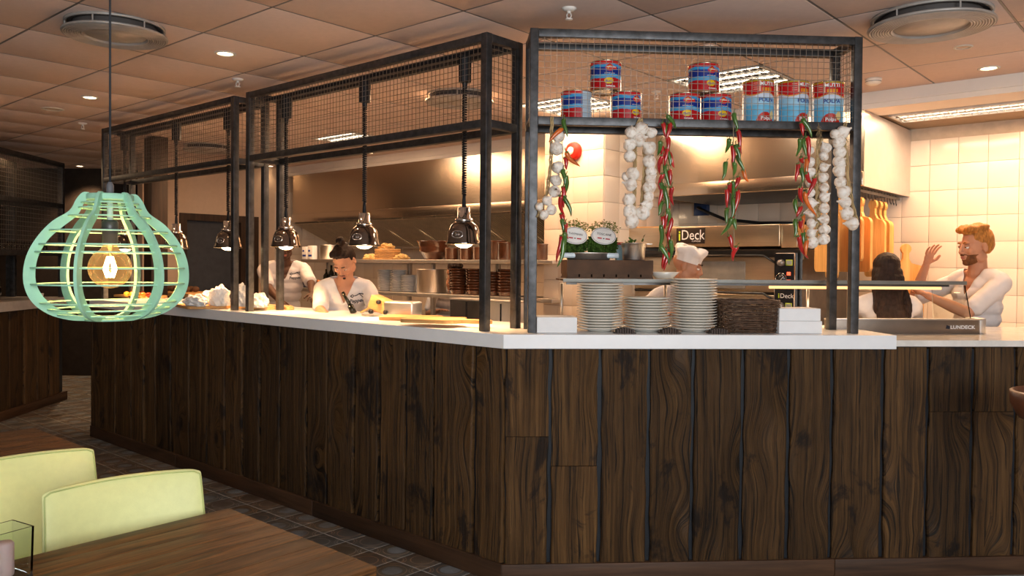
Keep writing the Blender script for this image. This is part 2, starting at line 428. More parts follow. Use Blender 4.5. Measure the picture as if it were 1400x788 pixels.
# tiles the tables and chairs hide or that the lower right hides are left to the joined remainder
def hidden(p):
    q = proj(p); return (q[0] < 60 and q[1] > 620) or (q[0] < 470 and q[1] > 760) or (q[0] > 700 and q[1] < 780)
vis = sorted([c for c in cand if not hidden(c[1])], key=lambda c: c[0])
near, far = vis[:296], vis[296:] + [c for c in cand if hidden(c[1])]
for d, p, i in near:
    link('tile', tme, fl, p, RA)
rb = MB()
for d, p, i in far:
    M = Matrix.Translation(p) @ Matrix.Rotation(RA, 4, 'Z')
    rb.box(-TS / 2 + .002, TS / 2 - .002, -TS / 2 + .002, TS / 2 - .002, -0.012, 0, 0, M)
rb.build('tile_remainder', mat('worn_tile', (0.14, 0.115, 0.09), 0.4, 0, 0.5, 0.2, 7), fl, kind='stuff')

kp = [cornerF(.52, .52), A(4.5, .52), A(6.2, 2.6), A(6.2, BACK), A(-3.6, BACK), Fp(3.4, .58)]
structure(MB().prism([(p.x, p.y) for p in kp], -.001, .0015).build('kitchen_bounce_floor', mat('pale_bounce_floor', (.55, .42, .3), .5, 0, .05, .1, 10)))  # hidden pale floor added to throw warm light up at the ceiling
# ---- ceiling: grid of mineral panels
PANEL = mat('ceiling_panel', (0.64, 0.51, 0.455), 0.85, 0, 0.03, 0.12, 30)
GRID = mat('ceiling_grid_metal', (0.16, 0.15, 0.145), 0.5, 0.2, 0.05, 0)
ce = structure(MB().box(-16, 9, -4, 16, CEIL + 0.012, CEIL + 0.1).build('ceiling', mat('ceiling_void', (0.06, 0.05, 0.045), 0.9)))
PB, PA_ = 0.617, 0.652
OB, OS = -1.31, 0.21
pme = MB().bbox(-PA_ / 2 + .006, PA_ / 2 - .006, -PB / 2 + .006, PB / 2 - .006, 0, 0.014, 0.004).mesh('ceiling_panel', [PANEL])
SKIP = set()
def cell(p): return (round((sA(p) - OS) / PA_ - 0.5), round((oA(p) - OB) / PB - 0.5))
def cellc(i, j, z): return A(OS + (i + .5) * PA_, OB + (j + .5) * PB, z)
fixt = [cell(atz(760, 150, CEIL)), cell(atz(1032, 106, CEIL)), cell(atz(474, 186, CEIL))]
allc = []
for i in range(-12, 22):
    for j in range(-10, 7):
        c = cellc(i, j, CEIL)
        if (i, j) in fixt: continue
        if oA(c) > BULK - 0.2: continue
        if c.y < -3.5 or c.y > 15 or c.x > 8: continue
        seen = any(inview(c + dA * a * PA_ / 2 + dB * b * PB / 2, 0) for a in (-1, 0, 1) for b in (-1, 0, 1)) if c.y > 0.7 else False
        allc.append((seen, c))
rm = MB(); nrm = 0
for seen, c in allc:
    if seen: link('ceiling_panel', pme, ce, c, RA)
    else: rm.box(-PA_ / 2 + .006, PA_ / 2 - .006, -PB / 2 + .006, PB / 2 - .006, 0, 0.014, 0, Matrix.Translation(c) @ Matrix.Rotation(RA, 4, 'Z')); nrm += 1
if nrm: rm.build('ceiling_panel_remainder', PANEL, ce, kind='stuff')
# T-bars: the ones along A and across, proud of the panels by a hair
gm = MB()
for j in range(-10, 8):
    o = OB + j * PB
    if o < BULK: gm.beam(A(-8, o, CEIL + .006), A(15, o, CEIL + .006), 0.010, h=0.01)
for i in range(-12, 23):
    s = OS + i * PA_; gm.beam(A(s, -7, CEIL + .006), A(s, BULK, CEIL + .006), 0.010, h=0.01)
gm.build('ceiling_grid', GRID, ce)
# ---- bulkhead between dining ceiling and the lower kitchen ceiling
BUFF = mat('beige_wall_paint', (0.58, 0.44, 0.32), 0.7, 0, 0.03, 0.08, 20)
bk = MB().box(-ENDS, 4.2, BULK, BULK + 0.3, KC, CEIL + .01).box(-ENDS, 4.2, BULK - .012, BULK, KC + 0.035, KC + 0.045).build('bulkhead', mat('bulkhead_paint', (0.72, 0.66, 0.6), 0.7, 0, 0.02, 0.05), loc=C, rotz=RA); structure(bk)
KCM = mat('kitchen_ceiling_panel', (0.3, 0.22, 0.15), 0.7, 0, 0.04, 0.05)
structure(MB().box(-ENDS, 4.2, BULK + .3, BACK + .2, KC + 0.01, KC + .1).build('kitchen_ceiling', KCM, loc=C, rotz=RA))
# ---- back wall of white tiles
WT = tilemat('white_wall_tile', (0.80, 0.68, 0.56), (0.76, 0.64, 0.52), 0.18)
WG = mat('tile_grout', (0.5, 0.4, 0.3), 0.9)
def wall_tiles(parent, M, x0, x1, z0, z1, tw, th, mt, name='tile', limit=300, ref=None):
    me = MB().bbox(0.0015, tw - .0015, -0.008, 0.004, 0.0015, th - .0015, 0.0012).mesh(name, [mt]); n = 0; out = []
    rest = MB(); nr = 0
    nx = int(round((x1 - x0) / tw)); nz = int(round((z1 - z0) / th))
    W = M
    for a in range(nx):
        for c in range(nz):
            lp = Vector((x0 + a * tw, 0, z0 + c * th)); wp = W @ (lp + Vector((tw / 2, 0, th / 2)))
            if inview(wp, 15) and n < limit and (ref is None or ref(wp)):
                o = link(name, me, parent, lp); n += 1
            else:
                rest.box(lp.x + .0015, lp.x + tw - .0015, -.006, .004, lp.z + .0015, lp.z + th - .0015); nr += 1
    if nr: rest.build('tile_remainder', mt, parent, kind='stuff')
def frameM(loc, rz): return Matrix.Translation(loc) @ Matrix.Rotation(rz, 4, 'Z')
ol = A(ENDS, BACK)
wb = structure(MB().box(0, ENDS + 4.2, 0.0, 0.15, 0, CEIL).build('wall_back', WG, loc=ol, rotz=RA))
wall_tiles(wb, frameM(ol, RA), 0.05, ENDS + 4.05, 0.5, 2.5, 0.2, 0.2, WT, limit=299, ref=lambda p: proj(p)[0] > 1120 or (400 < proj(p)[0] < 760 and 1.0 < p.z < 1.7) or (920 < proj(p)[0] < 1120 and 1.5 < p.z < 2.1))
# ---- tiled pillar with a corner towards the pass
PO, PS0, PS1 = 2.23, 1.0, 1.57
pl = structure(MB().box(-PS1, -PS0, PO + .006, BULK + 0.3, 0, KC).build('trim_1', WG, loc=C, rotz=RA))
pt = MB().bbox(0.0015, .1435, -0.008, 0.004, 0.0015, .1985, 0.0012).mesh('tile', [WT])
for a in range(4):
    for c in range(5, 13):
        link('tile', pt, pl, Vector((-PS1 + a * .1425, PO + .006, c * .2 - 0.02)))
pt2 = MB().bbox(-0.004, 0.008, 0.0015, .1985, 0.0015, .1985, 0.0012).mesh('tile', [WT])
for a in range(4):
    for c in range(5, 13):
        if PO + .2 * a < BULK: link('tile', pt2, pl, Vector((-PS0, PO + .006 + a * .2, c * .2 - 0.02)))
# ---- left end wall of the kitchen (beige, tiled further in) with a doorway
we = structure(MB().box(2.62, BACK, 0, 0.12, 0, CEIL).box(1.2, 1.62, 0, 0.12, 0, CEIL).box(1.62, 2.62, 0, 0.12, 2.06, CEIL).build('wall_left', BUFF, loc=C + dA * ENDS, rotz=RA + pi / 2))
# local x of this wall runs along dB, its face looks towards -dA (local -y is +... handled by the tiles sitting at y<0)
we.rotation_euler = (0, 0, atan2(dB.y, dB.x)); 
DKW = wood('dark_stained_wood', (0.02, 0.011, 0.007), (0.075, 0.04, 0.022), 'Z', 0.8, 0.5)
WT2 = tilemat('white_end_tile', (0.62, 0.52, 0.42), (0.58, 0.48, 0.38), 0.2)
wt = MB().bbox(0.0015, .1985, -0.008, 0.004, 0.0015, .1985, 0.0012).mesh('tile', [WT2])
for a in range(6):
    for c in range(4, 12): link('tile', wt, we, Vector((2.86 + a * .2, 0, c * .2)))
dr = structure(MB().box(1.62, 1.70, -.03, .14, 0, 2.06).box(2.38, 2.62, -.03, .14, 0, 2.06).box(1.70, 2.38, -.03, .14, 1.98, 2.06).build('door_1', DKW, loc=C + dA * ENDS, rotz=0)); dr.rotation_euler = we.rotation_euler
# ---- far walls, closing the room
DKWALL = mat('dark_brown_wall', (0.035, 0.024, 0.018), 0.7, 0, 0.2, 0.2)
structure(MB().box(1.7, 2.38, .05, .09, 0, 1.98).build('door_2', mat('blue_grey_door', (.05, .055, .065), .5), loc=C + dA * ENDS, rotz=aB))
structure(MB().box(-8.5, -4.95, 10.5, 10.7, 0, CEIL).build('wall_passage', DKWALL))
structure(MB().box(-14, 4, 13.2, 13.4, 0, CEIL).build('wall_far', DKWALL))
structure(MB().box(-9.6, -9.4, -3.5, 13.3, 0, CEIL).build('wall_west', DKWALL))
structure(MB().box(6.6, 6.8, -3.5, 10, 0, CEIL).build('wall_right', BUFF))
# wall behind the camera with two window openings that let the daylight in
wf = structure(MB().box(-9.5, -1.6, -3.3, -3.1, 0, CEIL).box(0.3, 0.5, -3.3, -3.1, 0, CEIL).box(3.4, 6.7, -3.3, -3.1, 0, CEIL).box(-1.6, 3.4, -3.3, -3.1, 0, 0.8).box(-1.6, 3.4, -3.3, -3.1, 2.5, CEIL).build('wall_front', BUFF))

# ================================================================ CEILING FITTINGS
def vent(px, py, label, R=0.26):
    p = atz(px, py, CEIL - 0.06); p.z = CEIL
    t = thing('ceiling_vent', label, 'air vent', p, RA, 'round air vents in the ceiling')
    vm = mat('vent_metal', (0.42, 0.39, 0.36), 0.45, 0.3)
    MB().lathe([(R * .96, 0), (R * .96, -.012), (R * .9, -.012), (R * .9, 0)], 48).build('collar', vm, t)
    MB().lathe([(R * .8, 0), (R * .8, -.05)], 40, caps=False).build('duct', mat('duct_dark', (0.08, 0.07, 0.065), 0.6), t)
    m = MB()
    for k in range(6):
        a = k * pi / 3 + .2; m.beam((R * .93 * cos(a), R * .93 * sin(a), 0), (R * .93 * cos(a), R * .93 * sin(a), -.055), 0.006)
    m.build('spacer', vm, t)
    prof = [(0, -.052), (R * .58, -.052)]
    for k in range(9):
        r = R * (.6 + k * .043); prof += [(r, -.045), (r + R * .010, -.045), (r + R * .012, -.062), (r + R * .036, -.062), (r + R * .038, -.045)]
    prof += [(R, -.06), (R * 1.01, -.052), (R, -.046), (0, -.046)]
    MB().lathe(prof, 56).build('face_plate', vm, t)
vent(158, 51, 'round slotted air vent on the ceiling above the green pendant lamp', 0.245)
vent(1272, 39, 'large round slotted air vent on the ceiling at the upper right', 0.275)
vent(628, 141, 'round ceiling vent seen through the wire mesh of the near left gantry', 0.24)
vent(284, 207, 'small looking round ceiling vent seen through the mesh of the far left gantry', 0.24)
LAMPW = emis('downlight_glow', (1.0, 0.72, 0.42), 14)
def downlight(px, py, label, z=CEIL, r=0.045, lit=True, e=6, glow=True):
    p = atz(px, py, z); p.z = z
    t = thing('downlight', label, 'ceiling light', p, 0, 'recessed downlights')
    MB().lathe([(r * 1.35, 0), (r * 1.35, -.004), (r, -.006), (r, 0.0)], 24, caps=False).build('trim_ring', mat('white_enamel', (0.6, 0.57, 0.52), 0.4), t)
    MB().lathe([(0, -.004), (r * .8, -.003), (r * .98, 0)], 20).build('diffuser', LAMPW if glow else mat('opal_off', (0.55, 0.42, 0.33), 0.5), t)
    if lit:
        l = lamp('SPOT', 'downlight_beam', p - Z * .02, e, WARM2, p - Z, spot_size=2.0, spot_blend=0.8, shadow_soft_size=0.04); l.parent = None
downlight(308, 73, 'recessed downlight in the ceiling just right of the hanging cord', e=14)
downlight(123, 133, 'small recessed downlight left of the hanging cord', e=10)
downlight(72, 149, 'matt round ceiling disc at the far left', r=0.06, lit=False, glow=False)
downlight(1352, 93, 'recessed downlight at the right edge of the ceiling before the bulkhead', e=14)
downlight(1317, 64, 'pale green round ceiling sensor beside the large vent', lit=False, glow=False, r=0.035)
for i, (px, py) in enumerate([(370, 227), (457, 215), (506, 209), (561, 201), (621, 193), (687, 184)]):
    downlight(px, py, 'small lit downlight, %s from the left in the row before the kitchen bulkhead' % ['first', 'second', 'third', 'fourth', 'fifth', 'last'][i], r=0.035, e=3)
downlight(109, 227, 'small far downlight over the walkway at the left', r=0.04, e=170)
def sprinkler(px, py, label, z=CEIL):
    p = atz(px, py, z - 0.01); p.z = z
    t = thing('sprinkler', label, 'sprinkler', p, 0, 'white ceiling sprinklers')
    wm = mat('white_metal', (0.75, 0.72, 0.68), 0.35)
    MB().lathe([(0, 0), (.034, 0), (.036, -.004), (.024, -.012), (.012, -.015), (0, -.015)], 20).build('escutcheon', wm, t)
    m = MB().tube([(0, 0, -.015), (0, 0, -.025)], .008, 8)
    m.tube([(.008, 0, -.025), (.011, 0, -.036), (.004, 0, -.05)], .0025, 6).tube([(-.008, 0, -.025), (-.011, 0, -.036), (-.004, 0, -.05)], .0025, 6)
    m.build('yoke', wm, t)
    MB().lathe([(0, -.049), (.018, -.05), (.018, -.053), (0, -.054)], 16).build('deflector', wm, t)
sprinkler(778, 14, 'white sprinkler head on the ceiling above the front gantry')
sprinkler(325, 110, 'white sprinkler head on the ceiling above the gap between the left gantries')
sprinkler(113, 170, 'white sprinkler head on the ceiling above the far end of the counter')
sprinkler(897, 127, 'white sprinkler seen through the mesh beside the lower cans')
def detector(px, py, label, z=CEIL, r=0.05):
    p = atz(px, py, z - 0.02); p.z = z
    t = thing('smoke_detector', label, 'smoke detector', p, 0)
    MB().lathe([(0, 0), (r, 0), (r, -.012), (r * .9, -.03), (r * .5, -.04), (0, -.042)], 28).build('housing', mat('white_plastic', (0.8, 0.72, 0.62), 0.4), t)
    MB().lathe([(r * .93, -.014), (r * .97, -.02), (r * .9, -.026)], 28, caps=False).build('grille', DSTEEL, t)
detector(1194, 112, 'white smoke detector on the ceiling right of the front gantry')
detector(969, 68, 'white detector seen through the mesh just above the middle stack of cans', r=0.03)
# recessed fluorescent fixtures with louvres
def fixture(c, rz, wx, wy, label, e, tubes=3, power=20):
    t = thing('fluorescent_fixture', label, 'ceiling light', c, rz, 'recessed fluorescent ceiling fixtures')
    MB().box(-wx / 2, wx / 2, -wy / 2, wy / 2, .04, .05).build('reflector', mat('reflector', (0.75, 0.72, 0.66), 0.25, 0.6), t)
    fr = MB()
    for a, b, c_, d in ((-wx / 2, wx / 2, -wy / 2, -wy / 2 + .02), (-wx / 2, wx / 2, wy / 2 - .02, wy / 2), (-wx / 2, -wx / 2 + .02, -wy / 2, wy / 2), (wx / 2 - .02, wx / 2, -wy / 2, wy / 2)):
        fr.box(a, b, c_, d, -.004, .045)
    fr.build('frame', mat('white_enamel', (0.6, 0.57, 0.52), 0.4), t)
    em = emis('fluorescent_tube', (1.0, 0.86, 0.68), 16)
    for k in range(tubes):
        y = -wy / 2 + wy * (k + .5) / tubes
        MB().tube([(-wx / 2 + .03, y, .02), (wx / 2 - .03, y, .02)], .013, 8).build('tube', em, t)
    lv = MB(); n = int(wx / .05)
    for k in range(1, n): lv.box(-wx / 2 + k * wx / n - .0015, -wx / 2 + k * wx / n + .0015, -wy / 2 + .02, wy / 2 - .02, -.003, .006)
    for k in range(1, tubes): lv.box(-wx / 2 + .02, wx / 2 - .02, -wy / 2 + wy * k / tubes - .003, -wy / 2 + wy * k / tubes + .003, -.003, .01)
    lv.build('louvre', mat('reflector', (0.75, 0.72, 0.66), 0.25, 0.6), t)
    d = bpy.data.lights.new('fixture_light', 'AREA'); d.shape = 'RECTANGLE'; d.size = wx * .9; d.size_y = wy * .9; d.energy = power; d.color = (1.0, .8, .58)
    lo = bpy.data.objects.new('fixture_light', d); col.objects.link(lo); lo.location = c - Z * .012; lo.rotation_euler = (0, 0, rz)
labs = ['square louvred ceiling light seen through the mesh left of the front cans', 'square louvred ceiling light seen through the mesh behind the middle cans', 'long louvred ceiling light seen through the near left gantry']
for (i, j), lb, pw in zip(fixt, labs, (11, 11, 11)):
    fixture(cellc(i, j, CEIL), RA, PA_ - .02, PB - .02, lb, 16, 4, pw)
pk = atz(1352, 150, KC)
fixture(Vector((pk.x, pk.y, KC)), RA, 1.2, 0.34, 'long louvred light in the low kitchen ceiling above the tiled corner', 16, 3, 14)
# ================================================================ COUNTER
ZT, ZB = 1.1727, 1.1056; OV = 0.013; WOODM = reclaimed('reclaimed_timber')
GAPM = mat('blue_black_resin', (0.012, 0.016, 0.022), 0.35)
SE = 4.72
ct = thing('bar_counter', 'long angled open-kitchen counter clad in dark reclaimed timber planks', 'counter', C, 0)
def loc(p): return Vector((p.x - C.x, p.y - C.y, p.z))
o1 = 0.02
body = MB()
poly = [loc(A(SE, o1)), loc(cornerF(o1, o1)), loc(Fp(5.2, o1)), loc(Fp(5.2, .56)), loc(cornerF(.5, .5)), loc(A(SE, .5))]
body.prism([(p.x, p.y) for p in poly], 0.0, ZB - .001)
body.build('carcass', mat('counter_backing', (0.014, 0.016, 0.02), 0.5), ct)
def rect(parent, name, mt, x0, x1, z0, z1, y0, y1, seed, wav=0.0065, rot=0, origin=None):
    # plank: wavy long edges, softened arrises, slight cup; local x across, z up, y depth
    rnd = random.Random(seed); n = 26; vs = []; fs = []
    wx = (x1 - x0) / 2
    ph = [rnd.uniform(0, 6.28) for _ in range(6)]
    def edge(zz, sgn, k): return sgn * (wx - .0068) + wav * .5 * (.55 * sin(zz * 5.1 + ph[k]) + .6 * sin(zz * 17.7 + ph[k + 1]) + .45 * sin(zz * 31 + ph[k] * 3)) - sgn * wav * .45
    for i in range(n + 1):
        zz = z0 + (z1 - z0) * i / n
        l, r = edge(zz, -1, 0), edge(zz, 1, 2); bow = .003 * sin(zz * 4 + ph[4])
        for (x, y) in ((l, y1), (l + .0, y0 + .007), (l + .006, y0 + bow), ((l + r) / 2, y0 - .002 + bow), (r - .006, y0 + bow), (r, y0 + .007), (r, y1)):
            vs.append((x, y, zz))
    for i in range(n):
        for j in range(6): a = i * 7 + j; fs.append((a, a + 1, a + 8, a + 7))
    fs.append(tuple(range(6, -1, -1))); fs.append(tuple(n * 7 + j for j in range(7)))
    m = MB(); m.add(vs, fs)
    return m
KT = 0.0169; KZ = 0.0918
def planks(xs, frame, sgn, seed0):
    for i in range(len(xs) - 1):
      a, b = xs[i], xs[i + 1]; zt_ = (ZB if frame != 'F2' else ZB + .01) - .002
      cut = {(200, 0): .69, (200, 1): .55, (260, 1): .80, (260, 2): .80, (260, 3): .80, (260, 4): .79}.get((seed0, i))
      for zlo, zhi in ([(KZ - .004, zt_)] if not cut else [(KZ - .004, cut - .001), (cut + .001, zt_)]):
        rnd = random.Random(seed0 + i + int(zlo * 10) * 7)
        m = rect(ct, 'plank', WOODM, a, b, zlo, zhi, rnd.uniform(-.005, .003), o1 + .004, seed0 + i)
        cpt = (a + b) / 2
        base = (C - dA * 0 + (-dA) * cpt) if frame == 'A' else C + dF * cpt
        m.build('plank', WOODM, ct, base - Vector((C.x, C.y, 0)), RA if frame == 'A' else RF)
# left front: plank joints read at the height of the slab's underside (x runs towards the corner)
left_px = [135, 158, 180, 197, 212, 233, 258, 283, 308, 332, 355, 382, 418, 447, 484, 517, 553, 592, 647, 687]
xl = [-sA(atA(px, 600 if px < 400 else 640, 0)) for px in left_px]
xl[0] = -SE; xl[-1] = 0.0
for i, x in enumerate(xl[1:-1], 1): xl[i] = min(x, -0.08)
planks(xl, 'A', 1, 100)
right_px = [690, 752, 820, 887, 947, 1015, 1078, 1137, 1207, 1268, 1330, 1388]
xr = [tF(atF(px, 600, 0)) for px in right_px]; xr[0] = 0.0
planks([x for x in xr if x <= 1.86], 'F', 1, 200)
planks([x for x in xr if x >= 1.7] + [xr[-1] + .235 * k for k in range(1, 11)], 'F2', 1, 260)
# plank end-butts (cross joints) as dark recessed slots
js = MB()
for t0, t1, z in ((0.02, .2, .86), (.25, .5, 1.02), (.25, .5, .62), (2.0, 2.6, .82), (1.33, 1.5, .30)):
    pass
# kick board in pieces
KW = wood('kick_board', (0.03, 0.015, 0.008), (0.085, 0.042, 0.021), 'X', 0.6, 0.5, bmp=0.5)
kc = cornerF(-KT, -KT)
def kick(p0, p1, nrm):
    d = (p1 - p0); L = d.length; rz = atan2(d.y, d.x)
    m = MB().bbox(0.001, L - .001, 0, 0.03, 0.0, KZ, .003)
    m.build('kick_board', KW, ct, p0 - Vector((C.x, C.y, 0)), rz)
sp = [SE + .01, 3.2, 1.5]
pts = [A(s, -KT) for s in sp] + [kc]
for a, b in zip(pts[:-1], pts[1:]): kick(a, b, dB)
pts = [kc, Fp(1.6, -KT), Fp(3.2, -KT), Fp(4.9, -KT)]
for a, b in zip(pts[:-1], pts[1:]): kick(a, b, nF)
# end panel at the far left
MB().bbox(0, .03, .0, .5, 0, ZB, .003).build('end_panel', WOODM, ct, A(SE, .0) - Vector((C.x, C.y, 0)) - (-dA) * .03, RA)
# worktop slab
wt_ = [A(4.749, -OV), cornerF(-OV, -OV), Fp(1.892, -OV), Fp(1.892, .62), cornerF(.62, .62), A(4.749, .62)]
wk = MB().prism([(loc(p).x, loc(p).y) for p in wt_], ZB, ZT).build('worktop', WHITE, loc=C)
tag(wk, 'thick white worktop running along the whole angled counter', 'worktop')
bv = wk.modifiers.new('bevel', 'BEVEL'); bv.width = .002; bv.segments = 2
w2 = MB().box(1.894, 5.2, -.004, .88, 1.118, 1.148).build('worktop', mat('glossy_white_top', (0.72, 0.68, 0.62), 0.12), loc=C, rotz=RF)
tag(w2, 'thinner lower white worktop at the right end in front of the tiled corner', 'worktop')
# back part of the pass behind the thick slab
p3 = MB().box(0.5, 1.892, .625, .88, 1.118, 1.148).build('worktop', mat('glossy_white_top', (0.72, 0.68, 0.62), 0.12), loc=C, rotz=RF)
tag(p3, 'steel-edged prep surface behind the plate stacks', 'worktop')

# ================================================================ GANTRIES
GZ = 2.6254; GR = 2.1732; PW = 0.04
def wiremesh(x0, x1, z0, z1, step, plane='X', y=0.0):
    m = MB(); r = 0.0011
    n = int(round((x1 - x0) / step)); k = int(round((z1 - z0) / step))
    for i in range(n + 1):
        x = x0 + (x1 - x0) * i / n
        if plane == 'X': m.box(x - r, x + r, y - r, y + r, z0, z1)
        else: m.box(y - r, y + r, x - r, x + r, z0, z1)
    for i in range(k + 1):
        z = z0 + (z1 - z0) * i / k
        if plane == 'X': m.box(x0, x1, y - r * 2.6, y - r * .8, z - r, z + r)
        else: m.box(y - r * 2.6, y - r * .8, x0, x1, z - r, z + r)
    return m
def gantry(label, base, rz, L, W, shelf=False, leftmesh=True):
    # origin at the left front post on the worktop; x along the front, y away
    t = thing('overhead_gantry', label, 'gantry', base, rz, 'black steel gantries over the counter')
    h = GZ - ZT; hr = GR - ZT
    for x in (0, L - PW):
        for y in (0, W - PW):
            MB().bbox(x, x + PW, y, y + PW, 0, h, .002).build('post', IRON, t)
    for z, nm in ((h - PW, 'top_rail'), (hr - 0.005, 'lower_rail')):
        for y in (0, W - PW): MB().bbox(PW, L - PW, y + .001, y + PW - .001, z, z + PW - .001, .002).build(nm, IRON, t)
        for x in (0, L - PW): MB().bbox(x + .001, x + PW - .001, PW, W - PW, z, z + PW - .001, .002).build(nm, IRON, t)
    z0, z1 = hr + PW - .01, h - PW + .002
    wiremesh(PW, L - PW, z0, z1, .03, 'X', PW * .3).build('wire_panel', WIRE, t, kind='stuff')
    wiremesh(PW, W - PW, z0, z1, .03, 'Y', L - PW * .4).build('wire_panel', WIRE, t, kind='stuff')
    wiremesh(PW, W - PW, z0, z1, .03, 'Y', PW * .4).build('wire_panel', WIRE, t, kind='stuff')
    if shelf:
        MB().box(PW, L - PW, PW, W - PW, hr + .028, hr + .0335).build('shelf_plate', DSTEEL, t)
    return t
G1O, G1W = 0.0493, 0.27
g1 = gantry('black steel gantry with wire mesh nearest the counter corner on the left run', A(2.356, G1O, ZT), RA, 2.356 - .1739, G1W)
g2 = gantry('black steel gantry with wire mesh over the far left end of the counter', A(4.654, G1O, ZT), RA, 4.654 - 2.5068, G1W)
g3 = gantry('black steel gantry over the front run carrying tomato cans, garlic and chillies', Fp(.1157, .0728, ZT), RF, 1.7452 - .1157, 0.27, shelf=True)

# ================================================================ HEAT LAMPS
def heat_lamp():
    t = thing('heat_lamp', 'x', 'heat lamp', (0, 0, 0), 0, 'chrome heat lamps over the pass')
    # origin at the rim of the shade
    sh = MB().lathe([(.094, 0), (.097, .004), (.094, .012), (.088, .035), (.082, .07), (.07, .1), (.05, .118), (.038, .122), (.034, .118), (.05, .112), (.066, .096), (.078, .068), (.085, .03), (.09, .006), (.094, 0)], 40, caps=False)
    sh.build('shade', BLKCHROME, t)
    MB().lathe([(.0, .12), (.046, .12), (.048, .128), (.044, .136), (.034, .138), (.033, .19), (.03, .195), (0, .196)], 28).build('neck', CHROME, t)
    MB().tube([(0, 0, .19), (0, 0, .235), (0, 0, .26)], [.012, .01, .008], 12).build('cord_sleeve', BLACK, t)
    # oval badge on the front
    m = MB(); pts = []
    for k in range(25):
        a = 2 * pi * k / 24; x = .029 * cos(a) * (1 if abs(cos(a)) < .99 else 1); z = .052 + .018 * (abs(sin(a)) ** .7) * (1 if sin(a) > 0 else -1)
        r = .0862 - (z - .035) * .14; y = -sqrt(max(r * r - x * x, 0)) - .001; pts.append((x, y, z))
    m.tube(pts, .0034, 6, caps=False)
    for x0, pp in ((-.009, [(0, -.008), (0, .008), (.006, .006), (.008, 0), (.006, -.006), (0, -.008)]), (.004, [(0, .008), (.008, 0), (0, -.008)])):
        q = []
        for dx, dz in pp:
            x = x0 + dx; z = .052 + dz; r = .0862 - (z - .035) * .14; q.append((x, -sqrt(r * r - x * x) - .001, z))
        m.tube(q, .0022, 5)
    m.build('badge', CHROME, t)
    MB().lathe([(0, -.017), (.02, -.015), (.038, -.006), (.05, .006), (.052, .02), (.03, .06), (0, .06)], 24).build('bulb', emis('heat_bulb', (1.0, 0.72, 0.38), 26), t)
    # coiled cord up to the reel
    zt = 2.44 - 1.6; pts = []; n = 46
    for k in range(n * 8 + 1):
        a = k / 8 * 2 * pi; pts.append((.0105 * cos(a), .0105 * sin(a), .26 + (zt - .26) * k / (n * 8)))
    MB().tube(pts, .0046, 4).build('coiled_cord', BLACK, t)
    MB().lathe([(0, zt - .03), (.012, zt - .03), (.016, zt), (.034, zt + .004), (.036, zt + .13), (.03, zt + .145), (0, zt + .145)], 8, smooth=False).build('reel_housing', BLACK, t)
    return t
LMP = heat_lamp(); GM = G1O + G1W / 2
def lamp_at(px, label, first=False, power=40):
    p = atA(px, 340, GM); s = sA(p)
    base = A(s, GM, 1.6)
    o = LMP if first else dup(LMP, label, base)
    o.location = base; o['label'] = label; o.rotation_euler = (0, 0, RA * .5)
    lamp('SPOT', 'heat_lamp_beam', base + Z * .0 - Z * .02, power, (1.0, .56, .25), base - Z, spot_size=2.1, spot_blend=.6, shadow_soft_size=.05)
    return s
for i, (px, lb) in enumerate([(634, 'chrome heat lamp nearest the counter corner, above the cutting boards'), (498, 'chrome heat lamp hanging to the right of the head-down cook'),
        (391, 'chrome heat lamp hiding the face of the cook with a white bag'), (312, 'chrome heat lamp beside the posts over the wrapped parcels'),
        (241, 'chrome heat lamp half behind the green pendant lamp ribs'), (171, 'farthest chrome heat lamp, seen through the green pendant beside its bulb')]):
    lamp_at(px, lb, i == 0)
# lamp tracks under the top rails
for s0, s1, lb in ((2.316, .215, 'black lamp track between the top rails of the near left gantry'), (4.614, 2.55, 'black lamp track between the top rails of the far left gantry')):
    tr = MB().box(0, s0 - s1, -.02, .02, 2.575, 2.6).build('lamp_track', BLACK, loc=A(s0, GM), rotz=RA); tag(tr, lb, 'track')
ORD = 'first second third fourth fifth sixth seventh eighth ninth tenth eleventh twelfth thirteenth fourteenth'.split()
# ================================================================ GREEN PENDANT
MINT = mat('mint_painted_plywood', (0.33, 0.62, 0.45), 0.55, 0, 0.1, 0.15, 16)
def amber_film():
    m, t, b = nt_new('amber_bulb_glass'); out = t.nodes['Material Output']
    tr = t.nodes.new('ShaderNodeBsdfTransparent'); tr.inputs[0].default_value = (1, .84, .6, 1)
    g = t.nodes.new('ShaderNodeBsdfGlossy'); g.inputs['Roughness'].default_value = .03; g.inputs[0].default_value = (1, .85, .65, 1)
    lw_ = t.nodes.new('ShaderNodeLayerWeight'); lw_.inputs[0].default_value = .35
    e = t.nodes.new('ShaderNodeEmission'); e.inputs[0].default_value = (1, .5, .16, 1); t.links.new(math(t, 'MULTIPLY_ADD', noi(t, coords(t), 5), .06, .16), e.inputs[1])
    mx = t.nodes.new('ShaderNodeMixShader'); t.links.new(math(t, 'MULTIPLY', lw_.outputs['Facing'], .6), mx.inputs[0]); t.links.new(tr.outputs[0], mx.inputs[1]); t.links.new(g.outputs[0], mx.inputs[2])
    ad = t.nodes.new('ShaderNodeAddShader'); t.links.new(mx.outputs[0], ad.inputs[0]); t.links.new(e.outputs[0], ad.inputs[1]); t.links.new(ad.outputs[0], out.inputs[0]); return m
